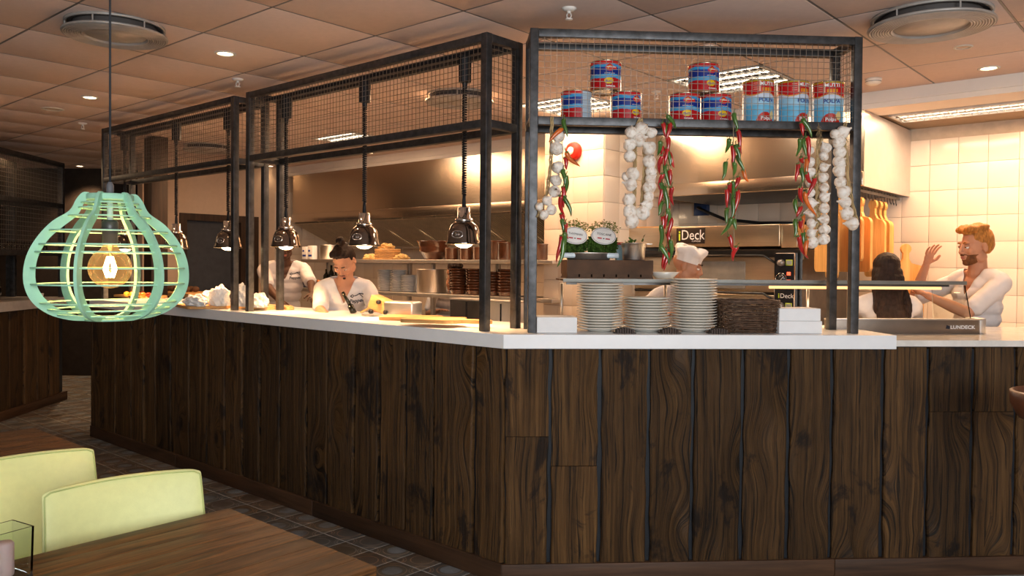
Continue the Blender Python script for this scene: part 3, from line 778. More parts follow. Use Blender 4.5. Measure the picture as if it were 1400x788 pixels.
def pendant():
    Y = 2.45; cen = atY(150.5, 352, Y)
    t = thing('pendant_lamp', 'mint green slatted cage pendant lamp with a glowing globe bulb', 'pendant lamp', cen, 0)
    K = 0.000791 * 0.945
    zc = 492
    def Z_(zp): return (zc - zp) * K
    outer = [(77, 232), (100, 234), (122, 262), (146, 308), (205, 352), (252, 408), (288, 476), (303, 545), (299, 612), (272, 672), (218, 718), (150, 742), (90, 748), (60, 748)]
    inner = [(60, 262), (84, 264), (96, 280), (118, 326), (172, 376), (218, 424), (250, 484), (262, 545), (258, 602), (232, 654), (186, 696), (130, 722), (84, 730), (60, 731)]
    outer = [(r * K * 1.0, Z_(z)) for r, z in outer]; inner = [(r * K, Z_(z)) for r, z in inner]
    def smooth(p, n=4):
        out = []
        for i in range(len(p) - 1):
            p0 = p[max(i - 1, 0)]; p1 = p[i]; p2 = p[i + 1]; p3 = p[min(i + 2, len(p) - 1)]
            for k in range(n):
                u = k / n
                out.append(tuple(.5 * ((2 * p1[j]) + (-p0[j] + p2[j]) * u + (2 * p0[j] - 5 * p1[j] + 4 * p2[j] - p3[j]) * u * u + (-p0[j] + 3 * p1[j] - 3 * p2[j] + p3[j]) * u ** 3) for j in (0, 1)))
        out.append(p[-1]); return out
    o, i_ = smooth(outer), smooth(inner)
    ribm = MB(); th = .0045; n = len(o); vs = []; fs = []
    for a, b in zip(o, i_):
        vs += [(a[0], -th, a[1]), (a[0], th, a[1]), (b[0], th, b[1]), (b[0], -th, b[1])]
    for k in range(n - 1):
        for j in range(4): fs.append((k * 4 + j, k * 4 + (j + 1) % 4, k * 4 + 4 + (j + 1) % 4, k * 4 + 4 + j))
    fs += [(3, 2, 1, 0), ((n - 1) * 4, (n - 1) * 4 + 1, (n - 1) * 4 + 2, (n - 1) * 4 + 3)]
    ribm.add(vs, fs); rme = ribm.mesh('rib', [MINT])
    phi0 = radians(34)
    for k in range(6): link('rib', rme, t, (0, 0, 0), phi0 + k * pi / 3)
    def rad(zp):
        zz = Z_(zp)
        for k in range(n - 1):
            if (o[k][1] - zz) * (o[k + 1][1] - zz) <= 0 and o[k][1] != o[k + 1][1]:
                u = (zz - o[k][1]) / (o[k + 1][1] - o[k][1]); return o[k][0] + (o[k + 1][0] - o[k][0]) * u
        return .05
    for zp in (273, 294, 328, 388, 443, 473, 536, 600, 674, 700, 722):
        r = rad(zp) - .021; z = Z_(zp)
        MB().lathe([(r - .007, z - .002), (r + .006, z - .002), (r + .006, z + .002), (r - .007, z + .002), (r - .007, z - .002)], 64, caps=False, smooth=False).build('ring_slat', MINT, t)
    MB().lathe([(0, Z_(262)), (.064, Z_(262)), (.066, Z_(258)), (.066, Z_(240)), (.062, Z_(236)), (0, Z_(236))], 40).build('top_disc', MINT, t)
    MB().lathe([(.048, Z_(748)), (.07, Z_(748)), (.07, Z_(740)), (.048, Z_(740)), (.048, Z_(748))], 40, caps=False).build('bottom_ring', MINT, t)
    MB().tube([(0, 0, Z_(262)), (0, 0, Z_(345))], .0085, 12).build('stem', mat('pale_green_tube', (0.6, 0.75, 0.66), 0.35), t)
    MB().lathe([(0, Z_(340)), (.018, Z_(341)), (.0235, Z_(350)), (.0235, Z_(392)), (.022, Z_(394)), (.022, Z_(434)), (.02, Z_(438)), (0, Z_(438))], 24).build('bulb_socket', mat('graphite_socket', (0.04, 0.04, 0.045), 0.35), t)
    R = .0615; zb = Z_(536)
    prof = [(.016, Z_(436))]
    for k in range(1, 19):
        a = radians(18) + (pi - radians(18)) * k / 18; prof.append((R * sin(a) if k < 18 else 0, zb + R * cos(a)))
    bl = MB().lathe(prof, 32, caps=False)
    bl.build('globe_bulb', amber_film(), t)
    fm = MB()
    for k in range(6):
        a = k * pi / 3; a2 = a + .5
        fm.tube([(.007 * cos(a), .007 * sin(a), zb + .034), (.018 * cos(a2), .014 * sin(a2), zb - .002), (.010 * cos(a), .010 * sin(a), zb - .028)], .0026, 6)
    fm.build('filament', emis('filament_glow', (1.0, 0.55, 0.2), 260), t)
    MB().lathe([(0, zb + .036), (.004, zb + .036), (.006, zb + .06), (.014, Z_(436)), (0, Z_(436))], 12, caps=False).build('glass_stem', glass('clear_glass', (1, .95, .88), 0.02, 1.2), t)
    top = atY(152.5, -40, Y).z
    MB().tube([(0, 0, Z_(262)), (.0005, 0, (CEIL - cen.z))], .0032, 8).build('cord', mat('black_cord', (0.03, 0.032, 0.036), 0.6), t)
    MB().lathe([(0, Z_(238)), (.009, Z_(238)), (.011, Z_(222)), (.0105, Z_(200)), (.006, Z_(186)), (0, Z_(186))], 12).build('cord_grip', mat('grey_grip', (0.12, 0.12, 0.13), 0.4), t)
    lamp('POINT', 'globe_bulb_light', cen + Z * zb, 4.0, (1.0, .76, .48), shadow_soft_size=.02)
pendant()

# ================================================================ TABLES
OAK = wood('dark_oiled_oak', (0.028, 0.0105, 0.003), (0.21, 0.085, 0.020), 'Y', 2.6, 0.5, contrast=(0.38, 0.64), bmp=0.12)
def table(label, corner, wa, lb, leg=True):
    # corner: far right corner of the top on plan; wa along dA (to the back left), lb towards the viewer (-dB)
    t = thing('dining_table', label, 'table', Vector((corner.x, corner.y, 0)) , RA)
    n = 9; w = wa / n; T = 0.04
    for k in range(n):
        MB().bbox(-(k + 1) * w + .0003, -k * w - .0003, -lb, 0, .75 - T, .75, .0012).build('stave', OAK, t)
    MB().box(-wa + .05, -.05, -lb + .05, -.05, .66, .75 - T - .001).build('apron', OAK, t)
    MB().bbox(-wa * .45 - .04, -wa * .45 + .04, -lb / 2 - .04, -lb / 2 + .04, .02, .66, .003).build('column', IRON, t)
    MB().bbox(-wa * .45 - .2, -wa * .45 + .2, -lb / 2 - .2, -lb / 2 + .2, 0, .02, .003).build('base_plate', IRON, t)
tc1 = atz(515, 775, .75); tc0 = atz(329, 694, .75)
table('dark oiled oak table at the bottom left with a square glass on it', tc1, sA(tc0) - sA(tc1) + .02, 1.3)
tc2 = atz(124, 615, .75)
table('dark oak table behind the lime chairs at the left edge', tc2 , .62, 1.0)

# ================================================================ CHAIRS
LIME = mat('lime_leather', (0.72, 0.74, 0.34), 0.42, 0, 0.03, 0.12, 40)
def lime_chair(label, loc_, rz):
    # origin under the seat centre, front towards -y, back at +y
    t = thing('dining_chair', label, 'chair', loc_, rz, 'lime leather chairs')
    Wd = .225
    vs = []; fs = []; NU, NV = 20, 14
    def P(u, v, side):
        # u -1..1 across, v 0..1 up ; curved shell leaning back
        x = Wd * u * (1 - .04 * v) ; 
        e = max(0, abs(u) - .86) / .14
        z = .485 + .375 * v + (.002 * (1 - u * u)) * v - .008 * e * e * v
        y = .20 + .085 * v ** 1.4 - .05 * (u * u) * (.4 + .6 * v) + .05
        d = .021 * (1 - abs(u) ** 10 * .6) * (1 - v ** 12 * .6)
        return Vector((x, y + side * d, z))
    for side in (-1, 1):
        for j in range(NV + 1):
            for i in range(NU + 1): vs.append(P(-1 + 2 * i / NU, j / NV, side))
    o_ = (NU + 1) * (NV + 1)
    for j in range(NV):
        for i in range(NU):
            a = j * (NU + 1) + i; fs.append((a, a + 1, a + NU + 2, a + NU + 1)); fs.append((o_ + a, o_ + a + NU + 1, o_ + a + NU + 2, o_ + a + 1))
    rim = [i for i in range(NU + 1)] + [j * (NU + 1) + NU for j in range(1, NV + 1)] + [NV * (NU + 1) + i for i in range(NU - 1, -1, -1)] + [j * (NU + 1) for j in range(NV - 1, 0, -1)]
    for k in range(len(rim)): a, b = rim[k], rim[(k + 1) % len(rim)]; fs.append((a, o_ + a, o_ + b, b))
    m = MB().add(vs, fs, 0, True); bo = m.build('backrest', LIME, t)
    bo.modifiers.new('bevel', 'BEVEL').width = .004
    ss = bo.modifiers.new('subd', 'SUBSURF'); ss.levels = ss.render_levels = 1
    # welt following the back's edge
    for side in (-1, 1):
        pts = [P(-.975, v / 20, side) for v in range(0, 20)] + [P(-.97, .975, side)] + [P(-1 + 2 * k / 40, .985, side) for k in range(2, 39)] + [P(.97, .975, side)] + [P(.975, v / 20, side) for v in range(19, -1, -1)]
        MB().tube([p + Vector((0, side * .001, 0)) for p in pts], .0022, 5).build('seam', mat('lime_seam', (0.46, 0.52, 0.2), 0.5), t)
    MB().bbox(-.22, .22, -.24, .235, .39, .485, .03).build('seat', LIME, t)
    for x in (-.19, .19):
        for y in (-.2, .2): MB().tube([(x, y, .40), (x * 1.04, y * 1.06, 0.0)], [.02, .014], 8).build('leg', wood('dark_leg', (0.02, 0.012, 0.008), (0.06, 0.035, 0.02), 'Z'), t)
pA, pB_ = atz(75, 670, .855), atz(255, 643, .855)
d_ = (pB_ - pA); c2 = (pA + pB_) / 2; rz2 = atan2(d_.y, d_.x)
nrm2 = Vector((-sin(rz2), cos(rz2), 0))
c2f = Vector((c2.x, c2.y, 0)) - nrm2 * .31
lime_chair('lime green leather chair drawn up to the near oak table', c2f, rz2)
pA, pB_ = atz(-55, 636, .86), atz(104, 613, .86)
d_ = (pB_ - pA); c1 = (pA + pB_) / 2; rz1 = atan2(d_.y, d_.x)
nrm1 = Vector((-sin(rz1), cos(rz1), 0))
lime_chair('lime green leather chair cut by the left edge of the picture, farther back', Vector((c1.x, c1.y, 0)) - nrm1 * .31, rz1)

# ---- square glass vase with a pink stick of something inside
vp = atz(4, 800, .75)
vz = thing('glass_vase', 'clear square glass holder on the corner of the near table', 'glass', Vector((vp.x - .01, vp.y + .02, .7505)), RA + .2)
vm_ = MB(); hh = .125; ww = .042; ti = .004
vs = []
for (s_, z_) in ((ww, 0), (ww * 1.06, hh), (ww * 1.06 - ti, hh), (ww - ti, .012)):
    vs += [(-s_, -s_, z_), (s_, -s_, z_), (s_, s_, z_), (-s_, s_, z_)]
fs = [(3, 2, 1, 0), (12, 13, 14, 15)]
for k in range(3):
    for j in range(4): fs.append((k * 4 + j, k * 4 + (j + 1) % 4, k * 4 + 4 + (j + 1) % 4, k * 4 + 4 + j))
vm_.add(vs, fs).build('vase_body', glass('clear_green_glass', (.93, 1.0, .96), 0.0, 1.45), vz)
ps = MB().lathe([(0, 0), (.018, 0), (.02, .004), (.02, .075), (.016, .08), (0, .08)], 20).build('candle', mat('pink_wax', (0.75, 0.5, 0.5), 0.5, sss=.1), loc=vz.location + Z * .0125)
tag(ps, 'pale pink candle standing inside the square glass holder', 'candle')

# ---- brown leather stool back peeping in at the right edge
st = thing('bar_stool', 'brown stool whose rounded back just shows at the right edge of the picture', 'stool', Vector((atY(1389, 560, 3.2).x + .185, 3.2, 0)), 0)
LEA = mat('brown_leather', (0.13, 0.05, 0.025), 0.35, 0, 0.15, 0.1, 30)
zt_ = atY(1400, 538, 3.2).z
MB().lathe([(0, zt_ - .13), (.09, zt_ - .128), (.15, zt_ - .105), (.178, zt_ - .05), (.183, zt_), (.174, zt_ + .006), (.165, zt_ - .03), (.12, zt_ - .06), (0, zt_ - .07)], 36).build('seat', LEA, st)
MB().tube([(0, 0, .02), (0, 0, zt_ - .098)], .02, 12).build('stem', IRON, st)
MB().lathe([(0, 0), (.17, 0), (.17, .01), (.03, .025), (0, .025)], 28).build('base', IRON, st)

# ================================================================ SIDE BAR (far left)
SB0 = Vector((-4.83, 8.7, 0)); RB = aB + pi / 4 + pi  # local x runs towards the viewer along -nF
sbd = -nF; RB = atan2(sbd.y, sbd.x)
# local y = rotate x by +90 : points to the right-hand side of the walkway; the bar's body lies at -y
sb = thing('side_bar_counter', 'second dark timber bar counter across the walkway at the far left', 'counter', SB0, RB)
MB().box(0.02, 4.2, -.6, -.02, 0, 1.02).build('carcass', mat('counter_backing', (0.014, 0.016, 0.02), 0.5), sb)
rnd = random.Random(5); x = 0.0; i = 0
while x < 2.4:
    wd = rnd.uniform(.17, .26)
    m = rect(None, 'plank', WOODM, 0, wd, .09, 1.018, 0, .022, 400 + i, .005)
    m.build('plank', WOODM, sb, (x + wd, 0, 0), pi); x += wd; i += 1
MB().bbox(-.01, 2.6, -.02, .02, 0, .09, .003).build('kick_board', KW, sb)
st2 = MB().box(-.03, 4.2, -.62, .03, 1.02, 1.11).build('worktop', mat('grey_bar_top', (0.42, 0.38, 0.35), 0.4), loc=SB0, rotz=RB); tag(st2, 'grey bar top of the far left side bar', 'worktop')
sg = thing('overhead_gantry', 'dark meshed gantry with glass shelves above the far left side bar', 'gantry', SB0 + Z * 1.11, RB)
def L_(p): return p
for x_ in (0, 3.0):
    for y_ in (-.5, 0): MB().bbox(x_, x_ + .05, y_ - .05, y_, 0, 1.44, .002).build('post', IRON, sg)
for z_ in (.44, .95, 1.39):
    for y_ in (-.55, -.05): MB().bbox(0, 3.05, y_, y_ + .05, z_, z_ + .05, .002).build('rail', IRON, sg)
    if z_ < 1.2: MB().box(0, 3.0, -.5, -.05, z_ + .02, z_ + .035).build('shelf', DSTEEL, sg)
MB().bbox(-.0, .05, -.5, -.05, .44, 1.44, .002).build('end_frame', IRON, sg) if False else None
m = MB()
for k in range(100): m.box(.02 + k * .03, .023 + k * .03, -.012, -.009, .48, 1.4)
for k in range(20): m.box(0, 3.0, -.0145, -.012, .5 + k * .045, .503 + k * .045)
m.build('wire_panel', WIRE, sg, kind='stuff')
MB().box(-.02, .03, -.6, -.55, .0, 1.44).build('corner_post', IRON, sg)
# glasses on the lowest shelf
gl = glass('bar_glass', (.95, .95, .95), 0.02, 1.3)
gme = MB().lathe([(.028, 0), (.033, .1), (.031, .1), (.026, .006), (0, .006)], 12, caps=False).mesh('tumbler', [gl])
k = 0
for a in range(14):
    for b in range(2):
        o = link('tumbler', gme, None, SB0 + sbd * (.12 + a * .1) + (nF.cross(Z) * 0) + Vector((cos(RB + pi / 2), sin(RB + pi / 2), 0)) * (-.15 - b * .12) + Z * (1.11 + .44 + .0355))
        tag(o, 'clear tumbler, %s from the end in the %s row over the side bar' % (ORD[a], 'front' if b == 0 else 'back'), 'glass', 'tumblers over the side bar')
# coffee machine and small things on the bar
def sbp(x, y, z): return SB0 + sbd * x + Vector((cos(RB + pi / 2), sin(RB + pi / 2), 0)) * y + Z * z
cm = thing('coffee_grinder', 'espresso grinder with a pale hopper on the far left side bar', 'coffee grinder', sbp(.95, -.3, 1.111), RB)
MB().bbox(-.09, .09, -.1, .1, 0, .2, .01).build('body', DSTEEL, cm)
MB().lathe([(.04, .2), (.05, .22), (.11, .33), (.105, .335), (0, .335)], 20).build('hopper', mat('hopper_plastic', (0.4, 0.34, 0.28), 0.3), cm)
MB().bbox(-.05, .05, .1, .13, .05, .13, .005).build('spout', CHROME, cm)
em_ = thing('espresso_machine', 'long steel espresso machine standing on the side bar', 'coffee machine', sbp(1.6, -.3, 1.111), RB)
MB().bbox(-.4, .4, -.22, .2, .04, .3, .02).build('body', STEEL, em_)
MB().bbox(-.4, .4, .1, .26, 0, .04, .005).build('drip_tray', DSTEEL, em_)
for q in (-.2, .1): MB().tube([(q, .2, .2), (q, .24, .18), (q, .3, .17)], .012, 8).build('group_handle', BLACK, em_)
for q, lb in ((.35, 'small white cup nearest the end of the side bar'), (.43, 'small white cup just beside the end cup on the side bar')):
    o = MB().lathe([(0, 0), (.022, 0), (.032, .05), (.029, .05), (.02, .006), (0, .006)], 16).build('cup', CERAM, loc=sbp(q, -.08, 1.111)); tag(o, lb, 'cup')
for i in range(9):
    o = MB().lathe([(0, 0), (.032, 0), (.032, .16), (.012, .2), (.012, .26), (0, .26)], 12).build('bottle', mat('dark_bottle', (0.02, 0.012, 0.008) , 0.08), loc=sbp(.5 + i * .09 if i < 4 else 1.9 + (i - 4) * .09, -.5, 1.111))
    tag(o, 'dark bottle, %s from the near end at the back of the side bar' % ORD[8 - i], 'bottle', 'bottles at the back of the side bar')
lamp('AREA', 'side_bar_fill', sbp(1.2, -.3, 2.45), 9, WARM2, sbp(1.2, -.3, 0), shape='RECTANGLE', size=2.0, size_y=.2)  # fill added without a fitting, lifts the dim bar and its mesh
bsh = MB().box(-.3, 3, -1.3, -1.1, 0, 2.6).build('back_panel', DKWALL, loc=SB0, rotz=RB); tag(bsh, 'dark panelled back of the side bar', 'panel')
# ================================================================ TOMATO CANS
def band(v, stops):
    for p, c in stops:
        if v <= p: return c
    return stops[-1][1]
def can_mesh(kind):
    R, H = .0765, (.148 if kind == 'A' else .222); NU, NV = 120, 64
    vs = []; fs = []; cols = []
    for j in range(NV + 1):
        for i in range(NU):
            a = 2 * pi * i / NU; vs.append((R * cos(a), R * sin(a), .004 + (H - .008) * j / NV))
            u = ((a + pi / 2 + pi) % (2 * pi)) - pi   # 0 at the side that faces -y
            x = u * R; z = (H - .008) * j / NV; v = j / NV
            if kind == 'A':
                w1 = .012 * sin(x * 60 + .5) ; c = (0.5, .008, .012)
                if v > .40 + w1: c = (.01, .03, .25)
                if .40 + w1 < v < .53 + w1: c = (.08, .38, .68)
                if .78 + w1 < v < .88 + w1: c = (.05, .35, .7)
                if v > .88 + w1: c = (.55, .01, .012)
                if hypot(x / .021, (v - .76) / .12) < 1: c = (.6, .012, .01)
                if hypot(x / .012, (v - .76) / .07) < 1: c = (.8, .5, .02)
                if -.006 < x < .04 and .7 < v < .8: c = (.6, .02, .012)
                if hypot((x + .004) / .022, (v - .3) / .11) < 1: c = (.85, .55, .01)
                if v < .06: c = (.35, .1, .02)
                if 1.9 < u < 3.0: c = (.42, .52, .62) if (int(z / .006) % 2 and .1 < v < .9) else (.5, .6, .68)
            else:
                wv = .035 * sin(x * 45 + 1.2)
                c = (.62, .68, .8)
                if v < .60: c = (.34, .6, .78)
                if v < .42: c = (.15, .5, .75)
                if v > .68 + wv: c = (.6, .012, .015)
                if abs(v - .68 - wv) < .012: c = (.75, .35, .08)
                if v > .96: c = (.5, .33, .02)
                if abs(x + .026) < .003 and v > .72: c = (.8, .45, .3)
                if -.06 < x < -.034 and v > .76 and v < .93 and int(z / .005) % 2: c = (.75, .4, .3)
                if abs(x - .012) < .028 and .74 < v < .82 and sin(x * 400) > -.4: c = (.8, .35, .03)
                if hypot((x - .005) / .048, (v - .02) / .24) < 1: c = (.5, .02, .01)
                if hypot((x - .045) / .014, (v - .2) / .1) < 1: c = (.8, .6, .25)
                if v < .035: c = (.6, .02, .02)
            cols.append(c)
    for j in range(NV):
        for i in range(NU): fs.append((j * NU + i, j * NU + (i + 1) % NU, (j + 1) * NU + (i + 1) % NU, (j + 1) * NU + i))
    me = bpy.data.meshes.new('can_label'); me.from_pydata(vs, [], fs)
    ca = me.color_attributes.new('print', 'FLOAT_COLOR', 'POINT')
    for k, c in enumerate(cols): ca.data[k].color = (*c, 1)
    for p in me.polygons: p.use_smooth = True
    me.materials.append(PRINT); return me, R, H
PRINT, t_, b_ = nt_new('printed_paper_label')
at_ = t_.nodes.new('ShaderNodeAttribute'); at_.attribute_name = 'print'; t_.links.new(at_.outputs['Color'], b_.inputs['Base Color']); b_.inputs['Roughness'].default_value = .25
def wraptext(mb, txt, size, R, z, x0=0, bold=False, mi=0, yoff=.0009, align='CENTER', sub=True):
    vs, fs = textmesh(txt, size, align, bold)
    out = []
    for v in vs:
        a = (v.x + x0) / R - pi / 2; out.append(((R + yoff) * cos(a), (R + yoff) * sin(a), z + v.y))
    mb.add(out, fs, mi)
TIN = mat('tin_plate', (0.62, 0.55, 0.42), 0.25, 1.0, 0.05, 0.02)
def make_can(kind):
    t = thing('tomato_can', 'x', 'can', (0, 0, 0), 0, 'large cans on the front gantry')
    me, R, H = can_mesh(kind); link('printed_label', me, t)
    MB().lathe([(0, .002), (R - .002, .002), (R - .001, 0), (R + .0015, .001), (R + .0015, .004), (R - .0005, .006), (R - .0005, H - .006), (R + .0015, H - .004), (R + .0015, H - .001), (R - .001, H), (R - .004, H - .004), (0, H - .004)], 40).build('tin', TIN, t)
    m = MB()
    wm = mat('print_white', (0.85, 0.82, 0.8), 0.5, bmp=0); bm_ = mat('print_navy', (0.02, 0.05, 0.3), 0.5, bmp=0); ym = mat('print_yellow', (0.85, 0.6, 0.02), 0.5, bmp=0)
    if kind == 'B':
        wraptext(m, 'MUTTI', .026, R, H * .89, .012, True, 0); wraptext(m, 'POLPA', .028, R, H * .535, .010, True, 1)
        wraptext(m, 'Polpa', .024, R, H * .13, .005, True, 0); wraptext(m, 'pomodoro', .009, R, H * .72, .012, False, 0)
    else:
        wraptext(m, 'POMODORO', .0085, R, H * .76, .008, True, 0); wraptext(m, 'PELATI', .012, R, H * .3, -.004, True, 1)
        wraptext(m, 'pomodori pelati', .008, R, H * .56, 0, False, 0); wraptext(m, 'tomatoes', .012, R, H * .14, .006, True, 0)
    m.build('lettering', [wm, bm_], t)
    return t
canA, canB = make_can('A'), make_can('B')
SHZ = GR - 0.005 + .016
SHZ = GR + .029 + .0005
def put_can(src, first, px, py_base, off, label, z=None, turn=0):
    p = atF(px, 120, .0728 + off); c = Fp(tF(p), .0728 + off, SHZ if z is None else z)
    o = src if first else dup(src, label, c)
    o.location = c; o['label'] = label; o.rotation_euler = (0, 0, RF + turn)
hA = .148
put_can(canA, 1, 788, 0, .135, 'blue and red can at the left end of the shelf, pale side forward', turn=-1.65)
put_can(canA, 0, 856, 0, .135, 'lower right can of the left-hand trio, partly showing its pale side', turn=.55)
put_can(canA, 0, 828, 0, .135, 'raised blue and red can bridging the two lowest at the left', SHZ + hA + .001, turn=.08)
put_can(canA, 0, 936, 0, .135, 'left lower can of the tight middle pyramid', turn=-.05)
put_can(canA, 0, 979, 0, .135, 'right lower can of the tight middle pyramid', turn=.2)
put_can(canA, 0, 962, 0, .135, 'top can of the tight middle pyramid', SHZ + hA + .001, turn=.25)
put_can(canB, 1, 1036.5, 0, .135, 'tall red white and blue can, left of the three alike beside the middle pyramid', turn=.1)
put_can(canB, 0, 1084, 0, .135, 'tall red white and blue can in the middle of the three alike', turn=.32)
put_can(canB, 0, 1132, 0, .135, 'tall red white and blue can at the right end of the shelf', turn=-.3)

# ================================================================ GARLIC
GARL, gt, gb = nt_new('garlic_skin')
gv = coords(gt, (1, 1, .35)); gn = noi(gt, gv, 60, 5, .6)
gt.links.new(ramp(gt, gn, [(.36, (.6, .47, .36)), (.52, (.86, .8, .72))]), gb.inputs['Base Color']); gb.inputs['Roughness'].default_value = .5
bump(gt, gb, gn, .25, .003)
STRAW = mat('dry_garlic_stem', (0.42, 0.3, 0.15), 0.8, 0, 0.3, 0.9, 30, stretch=(1, 1, .2))
def bulb_mesh(seed):
    rnd = random.Random(seed); n, h = 20, 12; ph = rnd.uniform(0, 6); lob = rnd.choice([6, 7, 8]); R = .026
    vs = []; fs = []
    for i in range(h + 1):
        v = i / h; a = pi * v
        for j in range(n):
            b = 2 * pi * j / n
            r = R * sin(a) ** .85 * (1 + .075 * abs(cos((b + ph) * lob / 2)) * sin(a)) if 0 < i < h else 0
            z = -R * .82 * cos(a)
            if v > .72: r = R * sin(a) ** .85 * max(.24, (1 - (v - .72) * 2.6)) if i < h else .004; z = -R * .82 * cos(a) + (v - .72) * .06
            vs.append((r * cos(b), r * sin(b) * (1 + .05 * sin(ph)), z))
    for i in range(h):
        for j in range(n): j2 = (j + 1) % n; fs.append((i * n + j, i * n + j2, (i + 1) * n + j2, (i + 1) * n + j))
    m = MB().add(vs, fs, 0, True)
    m.tube([(R * .12 * cos(k), R * .12 * sin(k), -R * .8) for k in (0, 1.6, 3.1, 4.7)], .003, 5)
    return m.mesh('garlic_bulb', [GARL])
BULBS = [bulb_mesh(s) for s in range(4)]
def braid(label, px_list, off, stems, sc_=1.0, group='garlic braids'):
    """px_list: bulb centres in the photograph; all hang in the plane `off` behind line F"""
    pts = [(Fp(0, 0), 0)]; rnd = random.Random(len(px_list) * 7 + int(px_list[0][0]))
    c0 = atF(px_list[0][0], 168, off); root = Fp(tF(c0), off, c0.z)
    t = thing('garlic_braid', label, 'garlic', root, RF, group)
    Mi = (Matrix.Translation(root) @ Matrix.Rotation(RF, 4, 'Z')).inverted()
    for k, q in enumerate(px_list):
        px, py, s = q[0], q[1], (q[2] if len(q) > 2 else 1.0)
        d = (q[3] if len(q) > 3 else 0)
        p = Mi @ atF(px, py, off + d)
        o = link('garlic_bulb', BULBS[k % 4], t, p); s_ = s * sc_ * rnd.uniform(.94, 1.08)
        o.scale = (s_, s_, s_); o.rotation_euler = (rnd.uniform(.5, 1.7), rnd.uniform(-.8, .8), rnd.uniform(0, 6))
    for si, (path, r, strands) in enumerate(stems):
        m = MB(); P3 = [Mi @ atF(x, y, off + .018) for x, y in path]
        # resample
        Q = []
        for a, b in zip(P3[:-1], P3[1:]):
            n = max(2, int((b - a).length / .012))
            for k in range(n): Q.append(a.lerp(b, k / n))
        Q.append(P3[-1])
        for s in range(strands):
            ph = 2 * pi * s / strands
            pp = [q + Vector((r * sin(k * .55 + ph), r * .7 * cos(k * .55 * 2 + ph), 0)) for k, q in enumerate(Q)]
            m.tube(pp, r * (.62 if strands > 2 else .8), 6)
        for s in range(14):
            k = rnd.randrange(0, len(Q) - 3); q = Q[k]; m.tube([q, q + Vector((rnd.uniform(-.012, .012), -.008, -.012)), q + Vector((rnd.uniform(-.02, .02), -.012, -.028))], .0009, 3)
        m.build('braided_stem', STRAW, t)
    return t
FO = .0728 + .0
braid('garlic braid at the left of the front gantry, leaning towards the post', [(764, 187, 1.1), (761, 203, 1.15), (763, 229, 1.15), (760, 247, 1.1), (758, 262, 1.05), (748, 275, .95), (754, 287, 1.0), (744, 294, .9), (737, 283, .8, .02)], FO - .03,
      [([(755, 160), (754, 180), (753, 225), (748, 262), (740, 285), (735, 297)], .006, 3)])
braid('thick looped garlic braid with two rows of bulbs left of the long chilli string', [(877, 176, 1.25), (863, 181, 1.15), (891, 182, 1.1), (873, 191, 1.25), (861, 198, 1.15), (888, 203, 1.25), (861, 214, 1.15), (888, 221, 1.3), (890, 235, 1.0), (865, 238, 1.3), (856, 242, .9, .03), (889, 246, 1.05), (863, 253, 1.2), (888, 256, 1.2), (887, 269, 1.0), (860, 273, 1.15), (885, 280, 1.1), (861, 289, 1.2), (879, 291, 1.25), (864, 303, 1.2)], FO - .03,
      [([(876, 162), (868, 178), (868, 215), (868, 250), (866, 292)], .007, 3), ([(876, 162), (880, 182), (882, 220), (879, 262), (876, 298)], .007, 3)])
gb_left = [(1107, 206, .85, .03), (1108, 222, 1), (1108, 236, 1), (1107, 250, 1), (1108, 264, 1), (1109, 278, 1), (1109, 291, 1.0), (1109, 306, 1.05), (1109, 319, 1.05), (1111, 332, 1.15)]
gb_right = [(1129, 203, 1.1), (1126, 214, .95), (1126, 229, 1), (1126, 243, 1), (1127, 257, 1), (1127, 270, 1.1), (1127, 285, 1.1), (1127, 300, 1.1), (1127, 314, 1.1), (1126, 327, 1.15)]
braid('plaited garlic rope with small bulbs on both sides, just left of the right-hand posts', gb_left + gb_right, FO - .03,
      [([(1121, 190), (1119, 215), (1118, 260), (1118, 300), (1118, 335)], .010, 3), ([(1119, 168), (1120, 192)], .0012, 1)], .92)
braid('slanting garlic braid tied to the right front post of the gantry', [(1152, 181, 1.25), (1142, 184, 1.0), (1147, 194, 1.25), (1148, 208, 1.15), (1147, 222, 1.2), (1147, 235, 1.2), (1149, 249, 1.15), (1154, 263, 1.25), (1156, 277, 1.2), (1158, 292, 1.2), (1166, 306, 1.25)], FO - .035,
      [([(1156, 168), (1154, 185), (1157, 215), (1160, 250), (1166, 280), (1172, 306)], .006, 3)])

# ================================================================ CHILLIES
RED = mat('red_chilli_skin', (0.42, 0.012, 0.012), 0.22, 0, 0.35, 0.1, 20, coat=.6)
GRN = mat('green_chilli_skin', (0.055, 0.14, 0.02), 0.22, 0, 0.4, 0.1, 20, coat=.6)
ORG = mat('orange_chilli_skin', (0.62, 0.13, 0.015), 0.25, 0, 0.3, 0.1, 20, coat=.5)
STEMG = mat('chilli_stalk', (0.12, 0.17, 0.05), 0.6)
def chilli_mesh(L, seed, mt, tip=None):
    rnd = random.Random(seed); c = rnd.uniform(-.22, .22); c2 = rnd.uniform(-.15, .15); n = 10; pts = []; rs = []
    for k in range(n + 1):
        u = k / n; pts.append((c * L * u * u + .04 * L * sin(u * 5 + seed), c2 * L * u * u, -L * u)); rs.append(0.0105 * (1.0 if u > .08 else .75) * (1 - u ** 2.2) ** .8 + .0007)
    m = MB().tube(pts, rs, 9, 0)
    m.tube([(0, 0, .001), (0, 0, -.006)], [.0085, .0105], 8, 1); m.tube([(0, 0, 0), (.002, 0, .012), (.006, 0, .02)], [.0022, .0018, .0022], 5, 1)
    return m.mesh('chilli', [mt, STEMG])
CH = {'r': [chilli_mesh(1, s, RED) for s in range(3)] if False else None}
CHM = {}
